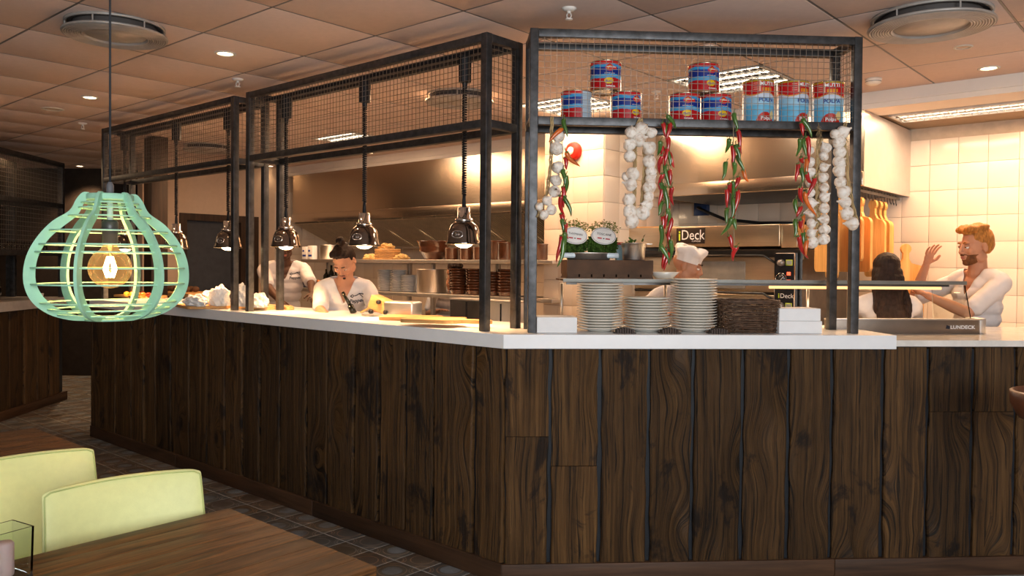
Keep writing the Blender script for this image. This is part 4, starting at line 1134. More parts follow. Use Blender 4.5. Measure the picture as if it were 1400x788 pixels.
def chilli(kind, L, seed):
    k = (kind, round(L, 2), seed % 3)
    if k not in CHM: CHM[k] = chilli_mesh(round(L, 2), seed % 3 + {'r': 0, 'g': 10, 'o': 20}[kind], {'r': RED, 'g': GRN, 'o': ORG}[kind])
    return CHM[k]
TWINE = mat('twine', (0.4, 0.32, 0.2), 0.9, 0, 0.2, 0.5, 60)
def chillies(label, px0, items, off, cord):
    root = atF(px0, 168, off)
    t = thing('chilli_string', label, 'chilli peppers', root, RF, 'chilli strings on the front gantry')
    Mi = (Matrix.Translation(root) @ Matrix.Rotation(RF, 4, 'Z')).inverted()
    m = MB(); m.tube([Mi @ atF(x, y, off + .006) for x, y in cord], .0014, 5); m.tube([(Mi @ atF(x, y, off + .008)) + Vector((.004 * sin(k * 2), 0, 0)) for k, (x, y) in enumerate(cord)], .0012, 5)
    m.build('string', TWINE, t)
    for k, (kind, x0, y0, x1, y1) in enumerate(items):
        a = Mi @ atF(x0, y0, off - .006 - .010 * (k % 3)); b = Mi @ atF(x1, y1, off - .006 - .012 * ((k + 1) % 3)); d = b - a; L = d.length
        o = link({'r': 'red_chilli', 'g': 'green_chilli', 'o': 'orange_chilli'}[kind], chilli(kind, L, k), t, a)
        q = Vector((0, 0, -1)).rotation_difference(d.normalized()); o.rotation_mode = 'QUATERNION'; o.rotation_quaternion = q
        if L > .05: s = 1.0
        o.scale = (1.05, 1.05, L / round(L, 2))
co = FO - .045
chillies('long red and green chilli string beside the left garlic braid', 768, [('g', 771, 163, 774, 188), ('o', 768, 175, 753, 196), ('o', 774, 208, 787, 231), ('r', 773, 215, 773, 232), ('g', 770, 232, 773, 255), ('g', 774, 240, 774, 268), ('r', 770, 255, 768, 284), ('g', 772, 268, 782, 296), ('r', 766, 267, 766, 298),
    ('r', 767, 292, 771, 325), ('g', 769, 300, 770, 318), ('r', 773, 305, 772, 328), ('r', 768, 322, 757, 358), ('g', 773, 326, 763, 366), ('g', 772, 318, 770, 345)], co, [(769, 158), (768, 200), (771, 250), (769, 300), (769, 330)])
chillies('dense red and green chilli string right of the thick garlic braid', 910, [('r', 906, 168, 909, 190), ('r', 915, 168, 916, 194), ('g', 912, 158, 926, 176), ('g', 911, 172, 912, 192), ('r', 912, 188, 918, 210), ('g', 903, 193, 900, 214), ('r', 905, 200, 903, 224), ('r', 911, 202, 914, 226), ('r', 905, 212, 897, 238), ('r', 914, 208, 920, 230),
    ('g', 913, 205, 917, 228), ('r', 906, 237, 898, 262), ('g', 910, 225, 912, 258), ('r', 914, 232, 921, 252), ('g', 904, 250, 905, 262), ('r', 905, 255, 898, 284), ('g', 910, 255, 912, 296), ('r', 918, 255, 916, 282), ('g', 906, 276, 899, 295), ('r', 911, 276, 917, 312), ('g', 913, 285, 915, 318), ('r', 906, 295, 903, 325),
    ('r', 916, 298, 919, 328), ('g', 904, 308, 903, 345), ('r', 912, 318, 915, 345), ('g', 904, 335, 916, 362), ('g', 917, 328, 917, 360), ('r', 909, 340, 903, 368), ('r', 912, 345, 913, 370)], co, [(911, 158), (911, 200), (909, 250), (911, 300), (912, 345)])
chillies('chilli string in the middle of the gantry ending in one curled red chilli', 1002, [('g', 1004, 155, 1007, 178), ('r', 1007, 178, 1020, 210), ('g', 997, 190, 993, 210), ('r', 1001, 198, 1000, 236), ('g', 1006, 198, 1012, 220), ('r', 1010, 200, 1012, 212), ('g', 1009, 212, 1016, 236), ('g', 993, 222, 988, 247), ('g', 1004, 222, 1004, 242),
    ('o', 1015, 232, 1021, 250), ('r', 1009, 242, 1007, 262), ('r', 997, 250, 999, 268), ('r', 993, 258, 992, 285), ('r', 1007, 260, 1010, 306), ('g', 1002, 248, 1002, 275), ('g', 995, 285, 991, 306), ('g', 1003, 272, 1001, 300), ('g', 1001, 298, 987, 323), ('g', 1004, 300, 1005, 315), ('r', 996, 322, 1006, 341), ('r', 1007, 337, 998, 357)], co, [(1003, 155), (1002, 200), (1003, 250), (1002, 300), (1004, 338)])
chillies('red, green and orange chilli string beside the plaited garlic rope', 1096, [('r', 1095, 168, 1097, 186), ('g', 1098, 162, 1111, 188), ('g', 1094, 190, 1090, 215), ('g', 1099, 190, 1100, 214), ('r', 1102, 187, 1114, 220), ('r', 1095, 215, 1097, 225), ('r', 1091, 224, 1086, 248), ('g', 1096, 230, 1098, 250), ('r', 1102, 236, 1108, 255), ('o', 1102, 216, 1101, 248), ('r', 1113, 243, 1110, 270), ('r', 1094, 255, 1094, 280),
    ('g', 1088, 273, 1088, 298), ('r', 1094, 282, 1093, 297), ('o', 1101, 262, 1106, 298), ('o', 1097, 294, 1095, 322), ('g', 1088, 300, 1087, 325), ('r', 1091, 322, 1100, 358), ('g', 1099, 318, 1097, 334), ('o', 1102, 328, 1105, 350), ('r', 1095, 300, 1094, 318)], co, [(1099, 160), (1097, 200), (1098, 250), (1096, 300), (1098, 355)])
# ================================================================ THINGS ON THE FRONT RUN
def on(px, py, z, base_y=None): return atz(px, py, z)
ST = ZT + .0006
def place(k, n):
    if k == n - 1: return 'topmost'
    if k == 0: return 'lowest'
    return ORD[k] + ' from the bottom' if k < n / 2 else ORD[n - 1 - k] + ' from the top'
# plates
plate = thing('dinner_plate', 'x', 'plate', (0, 0, 0), 0, 'cream dinner plates')
link('plate_body', MB().lathe([(0, .004), (.05, .004), (.056, 0), (.06, .004), (.1, .014), (.1145, .0185), (.1155, .0205), (.114, .022), (.1, .0185), (.062, .009), (0, .008)], 48).mesh('plate_body', [CERAM]), plate)
def stack(px, off, n, step, zb, side, first=False, foot=True):
    p = atF(px, 440, off); base = Fp(tF(p), off, zb)
    for k in range(n):
        o = plate if (first and k == 0) else dup(plate, '', base)
        rnd = random.Random(int(px) * 31 + k)
        o.location = base + Z * (k * step) + Vector((rnd.uniform(-.0015, .0015), rnd.uniform(-.0015, .0015), 0)); o.rotation_euler = (0, 0, rnd.uniform(0, 6))
        o['label'] = 'cream dinner plate, %s of the %s' % (place(k, n), side)
        o['group'] = 'cream plates in the %s' % side
    return base
POFF = .19
stack(820, POFF, 17, .0134, ST, 'tall stack beside the white boxed napkins', True)
stack(884, POFF, 12, .0134, ST, 'short middle plate stack')
stack(948, POFF, 19, .0134, ST, 'tallest stack beside the wicker basket')
for px, lb in ((852, 'dark ribbed rest between the left and the middle plate stacks'), (913, 'dark ribbed rest between the middle and the tallest plate stacks'), (979, 'dark ribbed rest between the tallest stack and the basket')):
    p = atF(px, 452, .1); m = MB(); n = 9
    for k in range(n):
        a = -1 + 2 * k / (n - 1); h = .022 * (1 - a * a) ** .5 + .004
        m.box(a * .048 - .0045, a * .048 + .0045, 0, .05, 0, h)
    o = m.build('plate_rest', mat('dark_brown_plastic', (0.05, 0.03, 0.022), 0.5), loc=Fp(tF(p) , .045, ST), rotz=RF); tag(o, lb, 'plate rest')
# white boxes / napkin packs
def wbox(x0, x1, ytop, ybot, off, dep, label, name='carton', mt=None, z=ST, cat='box'):
    a, b = atF(x0, ybot, off), atF(x1, ybot, off); h = atF(x0, ytop, off).z - atF(x0, ybot, off).z
    m = MB().bbox(0, tF(b) - tF(a), 0, dep, 0, h, .003)
    o = m.build(name, mt or mat('white_card', (0.8, 0.8, 0.8), 0.6, 0, .02, .1, 20), loc=Fp(tF(a), off, z), rotz=RF); tag(o, label, cat); return h
wbox(734, 789, 435, 456.5, .07, .16, 'low white box at the left end of the front run beside the post')
h1 = wbox(1065, 1124, 441, 458, .07, .16, 'lower of two white boxes right of the wicker basket')
wbox(1065.5, 1122, 424, 441, .074, .15, 'upper of two white boxes right of the wicker basket', z=ST + h1 + .0006)
# wicker basket
p = atF(1019, 455, .17); bk_ = thing('wicker_basket', 'dark woven wicker basket on the front run between plates and white boxes', 'basket', Fp(tF(p), .17, ST), RF)
WK = mat('dark_willow', (0.085, 0.047, 0.028), 0.45, 0, 0.5, 0.2, 40)
bw, bd, bh = .148, .10, .15
def sup(a, s_=1.0, zz=0):
    c, d = cos(a), sin(a); return Vector((bw * s_ * (1 if c > 0 else -1) * abs(c) ** .55, bd * s_ * (1 if d > 0 else -1) * abs(d) ** .55, zz))
m = MB(); NS = 22
for k in range(NS):
    a = 2 * pi * k / NS; m.tube([sup(a, .93, 0), sup(a, 1.0, bh * .5), sup(a, 1.03, bh)], .0028, 5)
m.build('stake', WK, bk_, kind='stuff')
rnd = random.Random(3)
rowm = MB()
for r_ in range(15):
    z_ = .005 + r_ * (bh - .01) / 14; s_ = .94 + .09 * z_ / bh; pts = []
    for k in range(NS * 2 + 1):
        a = 2 * pi * k / (NS * 2); w_ = 1 + (.045 if (k // 2 + r_) % 2 else -.04) * (1 if k % 2 == 0 else .2)
        pts.append(sup(a, s_ * w_, z_ + rnd.uniform(-.0022, .0022)))
    rowm.tube(pts, .0044, 5, caps=False)
rowm.build('weave', WK, bk_, kind='stuff')
m = MB()
for q in range(2):
    pts = [sup(2 * pi * k / 60, 1.04, bh + .004 + .004 * sin(k * .9 + q * pi)) for k in range(61)]; m.tube(pts, .005, 6, caps=False)
m.build('rim', WK, bk_)
MB().prism([tuple(sup(2 * pi * k / 24, .9, 0))[:2] for k in range(24)], .002, .008).build('bottom', WK, bk_)

# ---- glass guard (sneeze screen) over the prep surface
GO = .445; zs = atF(1000, 383.5, GO).z; t0, t1 = tF(atF(770, 383, GO)), tF(atF(1320, 385, GO)); BZ = 1.1485
sgd = thing('glass_guard', 'long steel framed glass guard standing behind the plates', 'glass guard', Fp(t0, GO, BZ), RF)
H_ = zs - BZ; Lg = t1 - t0
MB().box(0, Lg, -.006, .32, H_ - .008, H_).build('glass_top', glass('guard_glass', (.9, .96, .93), 0.01, 1.4), sgd)
MB().bbox(-.002, Lg + .002, -.012, -.006, H_ - .016, H_ + .004, .001).build('front_rail', mat('dull_guard_metal', (.22, .22, .2), .5, .6, .1, .05), sgd)
MB().tube([(1.12, .03, H_ - .036), (Lg - .12, .03, H_ - .036)], .008, 10).build('light_tube', emis('heat_strip', (1.0, .5, .2), 1.6), sgd)
MB().box(.02, Lg - .08, .018, .045, H_ - .028, H_ - .012).build('light_housing', DSTEEL, sgd)
MB().add([(Lg - .01, -.006, H_ - .02), (Lg - .004, -.006, H_ - .02), (Lg + .032, -.03, 0.001), (Lg + .026, -.03, 0.001), (Lg - .01, .3, H_ - .02), (Lg - .004, .3, H_ - .02), (Lg + .032, .33, 0.001), (Lg + .026, .33, 0.001)],
         [(0, 1, 2, 3), (4, 7, 6, 5), (0, 4, 5, 1), (3, 2, 6, 7), (0, 3, 7, 4), (1, 5, 6, 2)]).build('glass_end', glass('guard_glass', (.9, .96, .93), 0.01, 1.4), sgd)
for x_ in (0.03, .62, Lg - .75): MB().tube([(x_, .29, 0), (x_, .29, H_ - .028)], .009, 10).build('upright', STEEL, sgd)
lamp('AREA', 'guard_heat', Fp(t0 + 1.75, GO + .1, zs - .06), 5, (1, .6, .28), Fp(t0 + 1.75, GO + .1, 0), shape='RECTANGLE', size=1.2, size_y=.05)
# steel upstand with the maker's lettering
u0, u1 = tF(atF(1126, 455, .40)), tF(atF(1338, 455, .40))
up = thing('steel_upstand', 'low steel upstand with small pale lettering at the right end of the counter', 'upstand', Fp(u0, .375, BZ), RF)
MB().bbox(0, u1 - u0, 0, .02, 0, .072, .001).build('panel', mat('shaded_steel', (.27, .22, .18), .35, .9, .15, .1, 5), up)
MB().bbox(0, u1 - u0, -.006, .024, .072, .08, .001).build('top_edge', mat('satin_alloy', (.6, .58, .56), .3, .9), up)
MB().bbox(u1 - u0 - .012, u1 - u0 + .02, -.004, .12, 0, .082, .001).build('end_post', STEELZ, up)
vs, fs = textmesh('LUNDECK', .026, 'CENTER', True)
mm = MB().add([(v.x * 1.15, -.0012, v.y) for v in vs], fs); xx = tF(atF(1312, 447, .40)) - u0
mm.build('lettering', mat('print_white', (0.85, 0.82, 0.8), 0.5, bmp=0), up, (xx, 0, .034))
MB().add([(-.011, -.0012, -.009), (.011, -.0012, -.011), (.013, -.0012, .003), (-.006, -.0012, .011)], [(0, 1, 2, 3)]).build('logo', mat('print_dark', (.015, .018, .03), .5, bmp=0), up, (xx - .083, 0, .036))

# ---- things standing on the guard
GT = zs + .0045
def tg(px, off=.16): p = atF(px, 380, GO + off); return tF(p)
dk = mat('dark_stained_box', (0.085, 0.042, 0.02), 0.6, 0, .3, .2, 8)
b0, b1 = tg(775, 0), tg(893, 0)
bx = thing('notched_box', 'long dark brown box with notches along its foot, on the glass guard', 'box', Fp(b0, GO, zs + .0045), RF)
MB().box(0, b1 - b0, 0, .25, .022, .098).build('body', dk, bx)
m = MB(); n = 7; Lb = b1 - b0
for k in range(n): m.box(k * Lb / n + .004, (k + 1) * Lb / n - .004, .002, .25, 0.008, .022)
m.build('foot_block', dk, bx, kind='stuff'); MB().box(0, Lb, 0, .25, 0, .008).build('base_strip', dk, bx)
BT = zs + .0045 + .0985
tr = thing('steel_tray', 'round rimmed steel tray carrying the bagged herbs', 'tray', Fp(tg(804, .12), GO + .12, BT), RF)
Mx = Matrix.Scale(1.5, 4, (1, 0, 0))
MB().lathe([(0, 0), (.088, 0), (.092, .004), (.094, .034), (.098, .038), (.094, .04), (.09, .034), (.088, .008), (0, .006)], 40, M=Matrix.Scale(1.28, 4, (1, 0, 0)), caps=False).build('tray_body', STEEL, tr)
po = thing('steel_pot', 'small steel pot with leaves inside, at the right end of the notched box', 'pot', Fp(tg(866, .1), GO + .1, BT), RF)
MB().lathe([(0, 0), (.058, 0), (.06, .004), (.063, .066), (.067, .07), (.067, .088), (.072, .09), (.072, .093), (.062, .092), (.06, .07), (.056, .006), (0, .006)], 36, caps=False).build('pot_body', STEELZ, po)
MB().bbox(.066, .1, -.012, .012, .086, .091, .001).build('handle', STEEL, po)
LEAF = mat('herb_leaf', (0.06, 0.12, 0.02), 0.5, 0, .4, .2, 20)
def leafcloud(c, rx, ry, rz, n, size, seed, top=False):
    rnd = random.Random(seed); m = MB()
    for k in range(n):
        while True:
            q = Vector((rnd.uniform(-1, 1), rnd.uniform(-1, 1), rnd.uniform(-1, 1)))
            if q.length < 1: break
        if not top: q = q.normalized() * (q.length ** .35)
        p = Vector(c) + Vector((q.x * rx, q.y * ry, q.z * rz)); s = size * rnd.uniform(.6, 1.3)
        e = Matrix.Rotation(rnd.uniform(0, 6.28), 3, 'Z') @ Matrix.Rotation(rnd.uniform(-1.2, 1.2), 3, 'X')
        m.add([p, p + e @ Vector((s * .4, s * .5, s * .15)), p + e @ Vector((0, s, 0)), p + e @ Vector((-s * .4, s * .5, s * .15))], [(0, 1, 2, 3)])
    return m
leafcloud((-.02, 0, .098), .03, .03, .012, 30, .022, 4, True).build('leaves', LEAF, po, kind='stuff')
leafcloud((.05, 0, .11), .004, .004, .018, 6, .02, 5, True).build('sprig', LEAF, po)
FILM = glass('clear_film', (.97, 1, .97), .05, 1.05)
def herbbag(px, dx, label, sz, txt, seed):
    c = Fp(tg(px, .12), GO + .10 + dx, BT + .0095 + .0)
    t = thing('herb_bag', label, 'herb bag', c, RF, 'bagged fresh herbs with oval labels'); t.scale = (1.3, 1.1, 1.28)
    leafcloud((0, 0, .055), .055 * sz, .03, .058, 2600, .015, seed).build('herbs', LEAF, t, kind='stuff')
    leafcloud((.012, .01, .125), .06 * sz, .035, .035, 420, .010, seed + 1, True).build('flowering_tips', mat('herb_tip', (.26, .3, .08), .6, 0, .3), t, kind='stuff')
    MB().bbox(-.06 * sz, .06 * sz, -.035, .035, 0, .022, .008).build('bag_foot', mat('frosted_film', (.62, .72, .78), .3, 0, .1, .3, 30), t)
    vs = [(0, -.0406, 0)] + [(.052 * cos(a * pi / 20), -.040 + .004 * cos(a * pi / 20) ** 2, .036 * sin(a * pi / 20)) for a in range(40)]
    lb = MB().add(vs, [(0, k + 1, (k + 1) % 40 + 1) for k in range(40)]).build('oval_label', mat('label_paper', (.8, .79, .76), .5, bmp=.02), t, (0.0, 0, .088)); lb.rotation_euler = (-.12, .12, 0)
    m = MB(); v, f = textmesh(txt, .0135, 'CENTER'); m.add([(q.x, -.0425, q.y + .006) for q in v], f)
    m.add([(-.026, -.0425, -.014), (-.008, -.0425, -.014), (-.008, -.0425, -.009), (-.026, -.0425, -.009)], [(0, 1, 2, 3)], 1).add([(.008, -.0425, -.014), (.026, -.0425, -.014), (.026, -.0425, -.009), (.008, -.0425, -.009)], [(0, 1, 2, 3)], 1)
    m.add([(-.003, -.0425, -.0135), (.003, -.0425, -.0135), (.003, -.0425, -.0095), (-.003, -.0425, -.0095)], [(0, 1, 2, 3)], 0)
    pts = [(.048 * cos(a * pi / 20), -.0425, .0325 * sin(a * pi / 20)) for a in range(41)]; m.tube(pts, .0006, 4, 0, caps=False)
    o = m.build('lettering', kind='stuff', mats=[mat('print_dark', (.015, .018, .03), .5, bmp=0), mat('print_red', (.5, .02, .03), .5, bmp=0)], parent=t, loc=(0, 0, .088)); o.rotation_euler = (-.12, .12, 0)
herbbag(783, -.01, 'left bag of fresh herbs with an oval white label, half behind the chilli string', .95, 'THYMIAN', 11)
herbbag(822, 0, 'right bag of fresh herbs with an oval white label on the steel tray', 1.1, 'TOSCANE', 21)
pc = atF(843, 352, GO + .2)
o = MB().bbox(0, .032, 0, .06, 0, .085, .001).bbox(-.001, .033, -.001, .061, .085, .1, .001, 1).build('milk_carton', [mat('carton_blue', (.3, .5, .6), .5), mat('carton_red', (.55, .06, .05), .5)], loc=Fp(tF(pc), GO + .19, BT), rotz=RF); tag(o, 'pale blue carton with a red top between the herbs and the steel pot', 'carton')
bwl = atF(911, 372, GO + .1)
o = MB().lathe([(0, 0), (.045, 0), (.05, .006), (.082, .036), (.079, .037), (.046, .009), (0, .008)], 36, caps=False).build('bowl', CERAM, loc=Fp(tg(908, .1), GO + .1, GT), rotz=RF); tag(o, 'shallow white dish on the guard in front of the hatted cook', 'bowl')

# ================================================================ BOARDS AND THINGS ON THE LEFT RUN
def paddle(Lb, Wb, Lh, T, hole=True, rnd_=.04):
    # board outline: x along the length (handle at +x)
    pts = []
    def arc(cx, cy, r, a0, a1, n=7): return [(cx + r * cos(a0 + (a1 - a0) * k / n), cy + r * sin(a0 + (a1 - a0) * k / n)) for k in range(n + 1)]
    r = rnd_; hw = Wb / 2
    pts += arc(-Lb / 2 + r, -hw + r, r, pi, 1.5 * pi) + arc(Lb / 2 - r, -hw + r, r, -pi / 2, -.15 * pi)
    pts += [(Lb / 2 + .03, -.028), (Lb / 2 + Lh - .03, -.02)] + arc(Lb / 2 + Lh, 0, .032, -pi * .7, pi * .7, 8) + [(Lb / 2 + Lh - .03, .02), (Lb / 2 + .03, .028)]
    pts += arc(Lb / 2 - r, hw - r, r, .15 * pi, pi / 2) + arc(-Lb / 2 + r, hw - r, r, pi / 2, pi)
    return MB().prism(pts, 0, T)
def board_on(px, py, z, rz, label, Lb, Wb, Lh, T=.018, name='cutting_board'):
    p = atz(px, py, z); o = paddle(Lb, Wb, Lh, T).build(name, BOARD, loc=Vector((p.x, p.y, z)), rotz=rz); tag(o, label, 'board', 'wooden serving boards on the pass')
    bv = o.modifiers.new('bevel', 'BEVEL'); bv.width = .003; bv.segments = 2; return o
board_on(562, 437, ST, RA + .5, 'maple paddle board lying behind on the pass under the nearest lamp', .33, .24, .14, .02)
board_on(592, 440.5, ST + .0205, RA + .38, 'maple paddle board lying in front with its handle towards the post', .30, .22, .15, .02)
board_on(275, 420.5, ST, RA + 2.9, 'wooden board under the wrapped parcels at the far left of the pass', .46, .28, .14, .02)
board_on(352, 421.3, ST, RA + .15, 'wooden board behind the pair of posts with more wrapped parcels', .46, .28, .1, .02)
def parcel(px, py, z, sx, sy, sz, seed, label, rz=0):
    rnd = random.Random(seed); bm = bmesh.new(); bmesh.ops.create_icosphere(bm, subdivisions=4, radius=1)
    for v in bm.verts:
        n_ = noise.noise(v.co * 2.2 + Vector((seed, 0, 0))) * .35 + noise.noise(v.co * 5 + Vector((0, seed, 0))) * .16
        c = v.co.normalized() * (1 + n_); v.co = Vector((c.x * sx, c.y * sy, max(c.z * sz, -sz * .55) + sz * .55))
    me = bpy.data.meshes.new('paper_parcel'); bm.to_mesh(me); bm.free(); me.materials.append(PAPER)
    p = atz(px, py, z); o = link('paper_parcel', me, None, Vector((p.x, p.y, z)), rz); tag(o, label, 'paper parcel', 'paper wrapped parcels on the pass'); return o
BZt = ST + .0206
parcel(268, 418.5, BZt, .11, .06, .05, 1, 'flat crumpled white paper at the left end of the far board', RA)
parcel(300, 418, BZt, .09, .06, .085, 2, 'upright white paper parcel left of the pair of posts', RA)
parcel(330, 419, BZt, .08, .06, .095, 3, 'peaked white paper parcel seen between the first and second posts', RA)
parcel(353, 420.3, BZt, .09, .06, .06, 4, 'low white paper parcel right behind the second post', RA)
parcel(284, 416, BZt, .07, .05, .06, 6, 'small crumpled paper bundle behind the flat one', RA)
sb_ = MB().bbox(0, .008, 0, .3, 0, .9, .002)
# the white bag on the prep bench
bench = MB().box(-1.62, -.5, .68, 1.09, .86, .9).box(-1.6, -.52, .7, 1.07, 0, .86).build('prep_bench', STEEL, loc=C, rotz=RA)
b2_ = MB().box(-4.6, -2.62, .64, 1.05, .86, .9).box(-4.58, -2.64, .66, 1.03, 0, .86).build('prep_bench', STEEL, loc=C, rotz=RA); tag(b2_, 'steel prep bench in front of the cook hidden by the lamp', 'bench')
# peppermill, slicer box, steel blocks behind the slab
def atAo(px, off, z): p = atA(px, 400, off); return A(sA(p), off, z)
o = MB().tube([(0, 0, 0), (-.028, 0, .05)], [.021, .02], 16).tube([(-.028, 0, .05), (-.085, 0, .135)], [.013, .011], 14).build('bottle', mat('dark_olive_bottle', (.018, .016, .008), .08), loc=atAo(484, .45, ST), rotz=RA * .5); tag(o, 'dark bottle tilted on the pass in front of the cook', 'bottle')
sl = thing('slicer', 'wood and steel slicer with black knobs to the right of the cook', 'slicer', atAo(531, .42, ST), RA + .35)
M1 = Matrix.Translation((-.035, 0, .07)) @ Matrix.Rotation(.35, 4, 'Y')
MB().bbox(-.075, .075, -.05, .05, -.045, .04, .006, M=M1).build('wooden_block', BOARD, sl)
MB().bbox(.0, .2, -.06, .07, 0, .095, .012).build('steel_body', STEEL, sl)
MB().bbox(-.16, .0, -.05, .02, .0, .012, .003).build('base', STEEL, sl)
M2 = Matrix.Translation((-.12, -.02, .05)) @ Matrix.Rotation(-.45, 4, 'Y')
MB().bbox(-.07, .07, -.01, .01, -.005, .005, .003, M=M2).build('arm', BOARD, sl)
for q in ((-.03, -.056, .09), (.02, -.058, .03), (-.08, -.06, .03)): MB().tube([q, (q[0], q[1] - .02, q[2])], .013, 14).build('knob', BLACK, sl)
for a, b, ya, zt2, lb, off, mt in ((615, 661, 0, 1.262, 'dark steel box under the right part of the pass shelf', .95, DSTEEL), (664, 706, 0, 1.262, 'brushed steel box left of the corner posts', .92, STEELZ)):
    pa, pb = atA(a, 430, off), atA(b, 430, off)
    t = thing('steel_bin', lb, 'steel container', A(sA(pa), off, .901), RA)
    wdt = sA(pa) - sA(pb); MB().bbox(0, wdt, 0, .1, 0, zt2 - .901, .004).build('body', mt, t); MB().bbox(-.004, wdt + .004, -.004, .104, zt2 - .901, zt2 - .89, .002).build('lid', STEEL, t)
    MB().box(wdt * .48, wdt * .52, -.003, 0, 0.01, zt2 - .91).build('seam', BLACK, t)
tag(bench, 'short steel prep bench with steel boxes near the counter corner', 'bench')

# ================================================================ PASS SHELVES (middle of the kitchen)
SO = 2.08; SZ1 = 1.235; SZ2 = 1.535
shs0, shs1 = 5.1, 1.366
ps_ = thing('pass_shelf', 'two tier steel shelf rack running across the kitchen behind the cooks', 'shelf', A(shs0, SO, 0), RA)
Ls = shs0 - shs1; D_ = .34
MB().bbox(.0, Ls, 0, D_, SZ1 - .035, SZ1, .003).build('shelf', STEEL, ps_)
MB().bbox(.38, Ls, 0, D_, SZ2 - .03, SZ2, .003).build('shelf', STEEL, ps_)
for x_ in (.42, 1.72, 2.05, Ls - .05, Ls - .36 - .5):
    MB().bbox(x_, x_ + .035, D_ - .05, D_ - .015, .902, SZ2 - .031, .002).build('upright', STEEL, ps_)
for x_ in (0.3, 1.9, Ls - .1):
    MB().bbox(x_, x_ + .04, .02, .06, 0, .86, .002).build('leg', STEEL, ps_)
MB().box(-.2, Ls, -.1, D_ + .1, .86, .9).build('bench_top', STEEL, ps_)
MB().box(-.2, Ls, -.05, D_ + .1, 0.1, .86).build('bench_body', DSTEEL, ps_)
def sh(px, z, off=.14): p = atA(px, 380, SO + off); return A(sA(p), SO + off, z)
def wpx(px0, px1, off=.14): return (sh(px0, 0, off) - sh(px1, 0, off)).length
s1, s2 = SZ1 + .0008, SZ2 + .0008
def lobj(name, prof, mt, pos, label, cat, n=28, group=None, **k):
    o = MB().lathe(prof, n, caps=False, **k).build(name, mt, loc=pos); tag(o, label, cat, group); return o
def potprof(r, h, lip=.004): return [(0, 0), (r - .008, 0), (r, .008), (r, h - .01), (r + lip, h - .006), (r + lip, h), (r - .004, h), (r - .006, .01), (0, .01)]
lobj('stock_pot', potprof(.135, .215), STEELZ, sh(590, s1), 'large steel stock pot on the lower pass shelf', 'pot')
lobj('saucepan', potprof(.09, .15), STEELZ, sh(449, s2), 'steel saucepan on the upper pass shelf left of the cook with a bun', 'pot')
lobj('copper_pot', potprof(.05, .085), mat('copper', (.7, .3, .12), .25, 1), sh(436, s1), 'small copper pot on the lower shelf beside the cook with a bun', 'pot')
for r_, (px, lb) in enumerate(((427, 'printed white packet on the upper shelf'), (419, 'printed white packet at the left end of the upper shelf'))):
    o = MB().bbox(-.045, .045, -.03, .03, 0, .145 - r_ * .01, .006).bbox(-.03, .03, -.0315, -.03, .03, .05, .0003, 1).bbox(-.03, .0, -.0315, -.03, .08, .1, .0003, 1).build('packet', [PAPER, mat('print_navy', (0.02, 0.05, 0.3), 0.5, bmp=0)], loc=sh(px, s2), rotz=RA); tag(o, lb, 'packet')
# stacked pizza plates with bread on the upper shelf
for k in range(7):
    o = MB().lathe([(0, 0), (.12, 0), (.125, .006), (.12, .014), (0, .014)], 28).build('serving_board', BOARD, loc=sh(530, s2 + k * .0145)); tag(o, 'round wooden serving board, %s of the stack on the upper shelf' % place(k, 7), 'board', 'round wooden boards on the upper shelf')
rnd = random.Random(9)
for k, (px, z_, r_, lb) in enumerate(((508, .0, .07, 'folded amber cloth at the left of the round boards'), (549, .0, .06, 'crumpled flat bread right of the round boards'), (528, .103, .065, 'crumpled flat bread lying on top of the round boards'))):
    o = parcel(px, 350, s2 + z_, r_ * 1.3, r_, .035, 40 + k, lb, RA); o.location = sh(px, s2 + z_, .14); o.data.materials[0] = mat('bread_crust', (.6, .38, .14), .7, 0, .25, .3, 20); o['category'] = 'bread'; o.name = 'flat_bread'; del o['group']
# brown bowls and pots above
bp = [(0, 0), (.075, 0), (.085, .012), (.12, .065), (.135, .08), (.13, .11), (.14, .125), (.15, .16), (.158, .165), (.152, .17), (.14, .16), (.13, .14), (0, .06)]
lobj('clay_bowl', bp, BROWNC, sh(593, s2), 'large brown glazed bowl on the upper pass shelf', 'bowl')
for px, r_, h_, lb in ((617, .062, .105, 'brown clay jar just right of the large bowl'), (637, .06, .105, 'brown clay jar under the nearest heat lamp'), (656, .065, .11, 'brown clay jar left of the gantry post'), (681, .075, .165, 'tallest brown clay jar, right of the gantry post'),
                       (690, .06, .145, 'brown clay jar with a bright streak in front of the tallest one'), (703, .05, .135, 'brown clay jar beside the corner posts'), (741, .05, .13, 'brown clay jar at the right end of the upper shelf')):
    lobj('clay_jar', potprof(r_, h_, .005), BROWNC, sh(px, s2, .08 if px in (690,) else .2 if px == 681 else .14), lb, 'jar')
# brown dishes in stacks, lower shelf
dish = thing('clay_dish', 'x', 'dish', (0, 0, 0), 0)
link('dish_body', MB().lathe([(0, 0), (.062, 0), (.07, .006), (.078, .03), (.084, .034), (.082, .037), (.074, .032), (.066, .009), (0, .008)], 28, caps=False).mesh('dish_body', [BROWNC]), dish)
first = True
for px, n, off, nm in ((626, 9, .12, 'stack right of the stock pot'), (650, 9, .14, 'stack left of the gantry post'), (675, 8, .14, 'stack right of the gantry post'), (693, 9, .12, 'stack nearest the corner posts')):
    for k in range(n):
        lb = ('topmost' if k == n - 1 else 'lowest' if k == 0 else 'one') + ' brown glazed dish of the ' + nm
        lb = 'brown glazed dish, %s of the %s' % (place(k, n), nm)
        o = dish if first else dup(dish, lb, (0, 0, 0)); first = False
        o['label'] = lb; o['group'] = 'brown glazed dishes, ' + nm; r_ = random.Random(px + k); o.location = sh(px, s1 + k * .0235, off) + Vector((r_.uniform(-.003, .003), 0, 0)); o.rotation_euler = (0, 0, r_.uniform(0, 6))
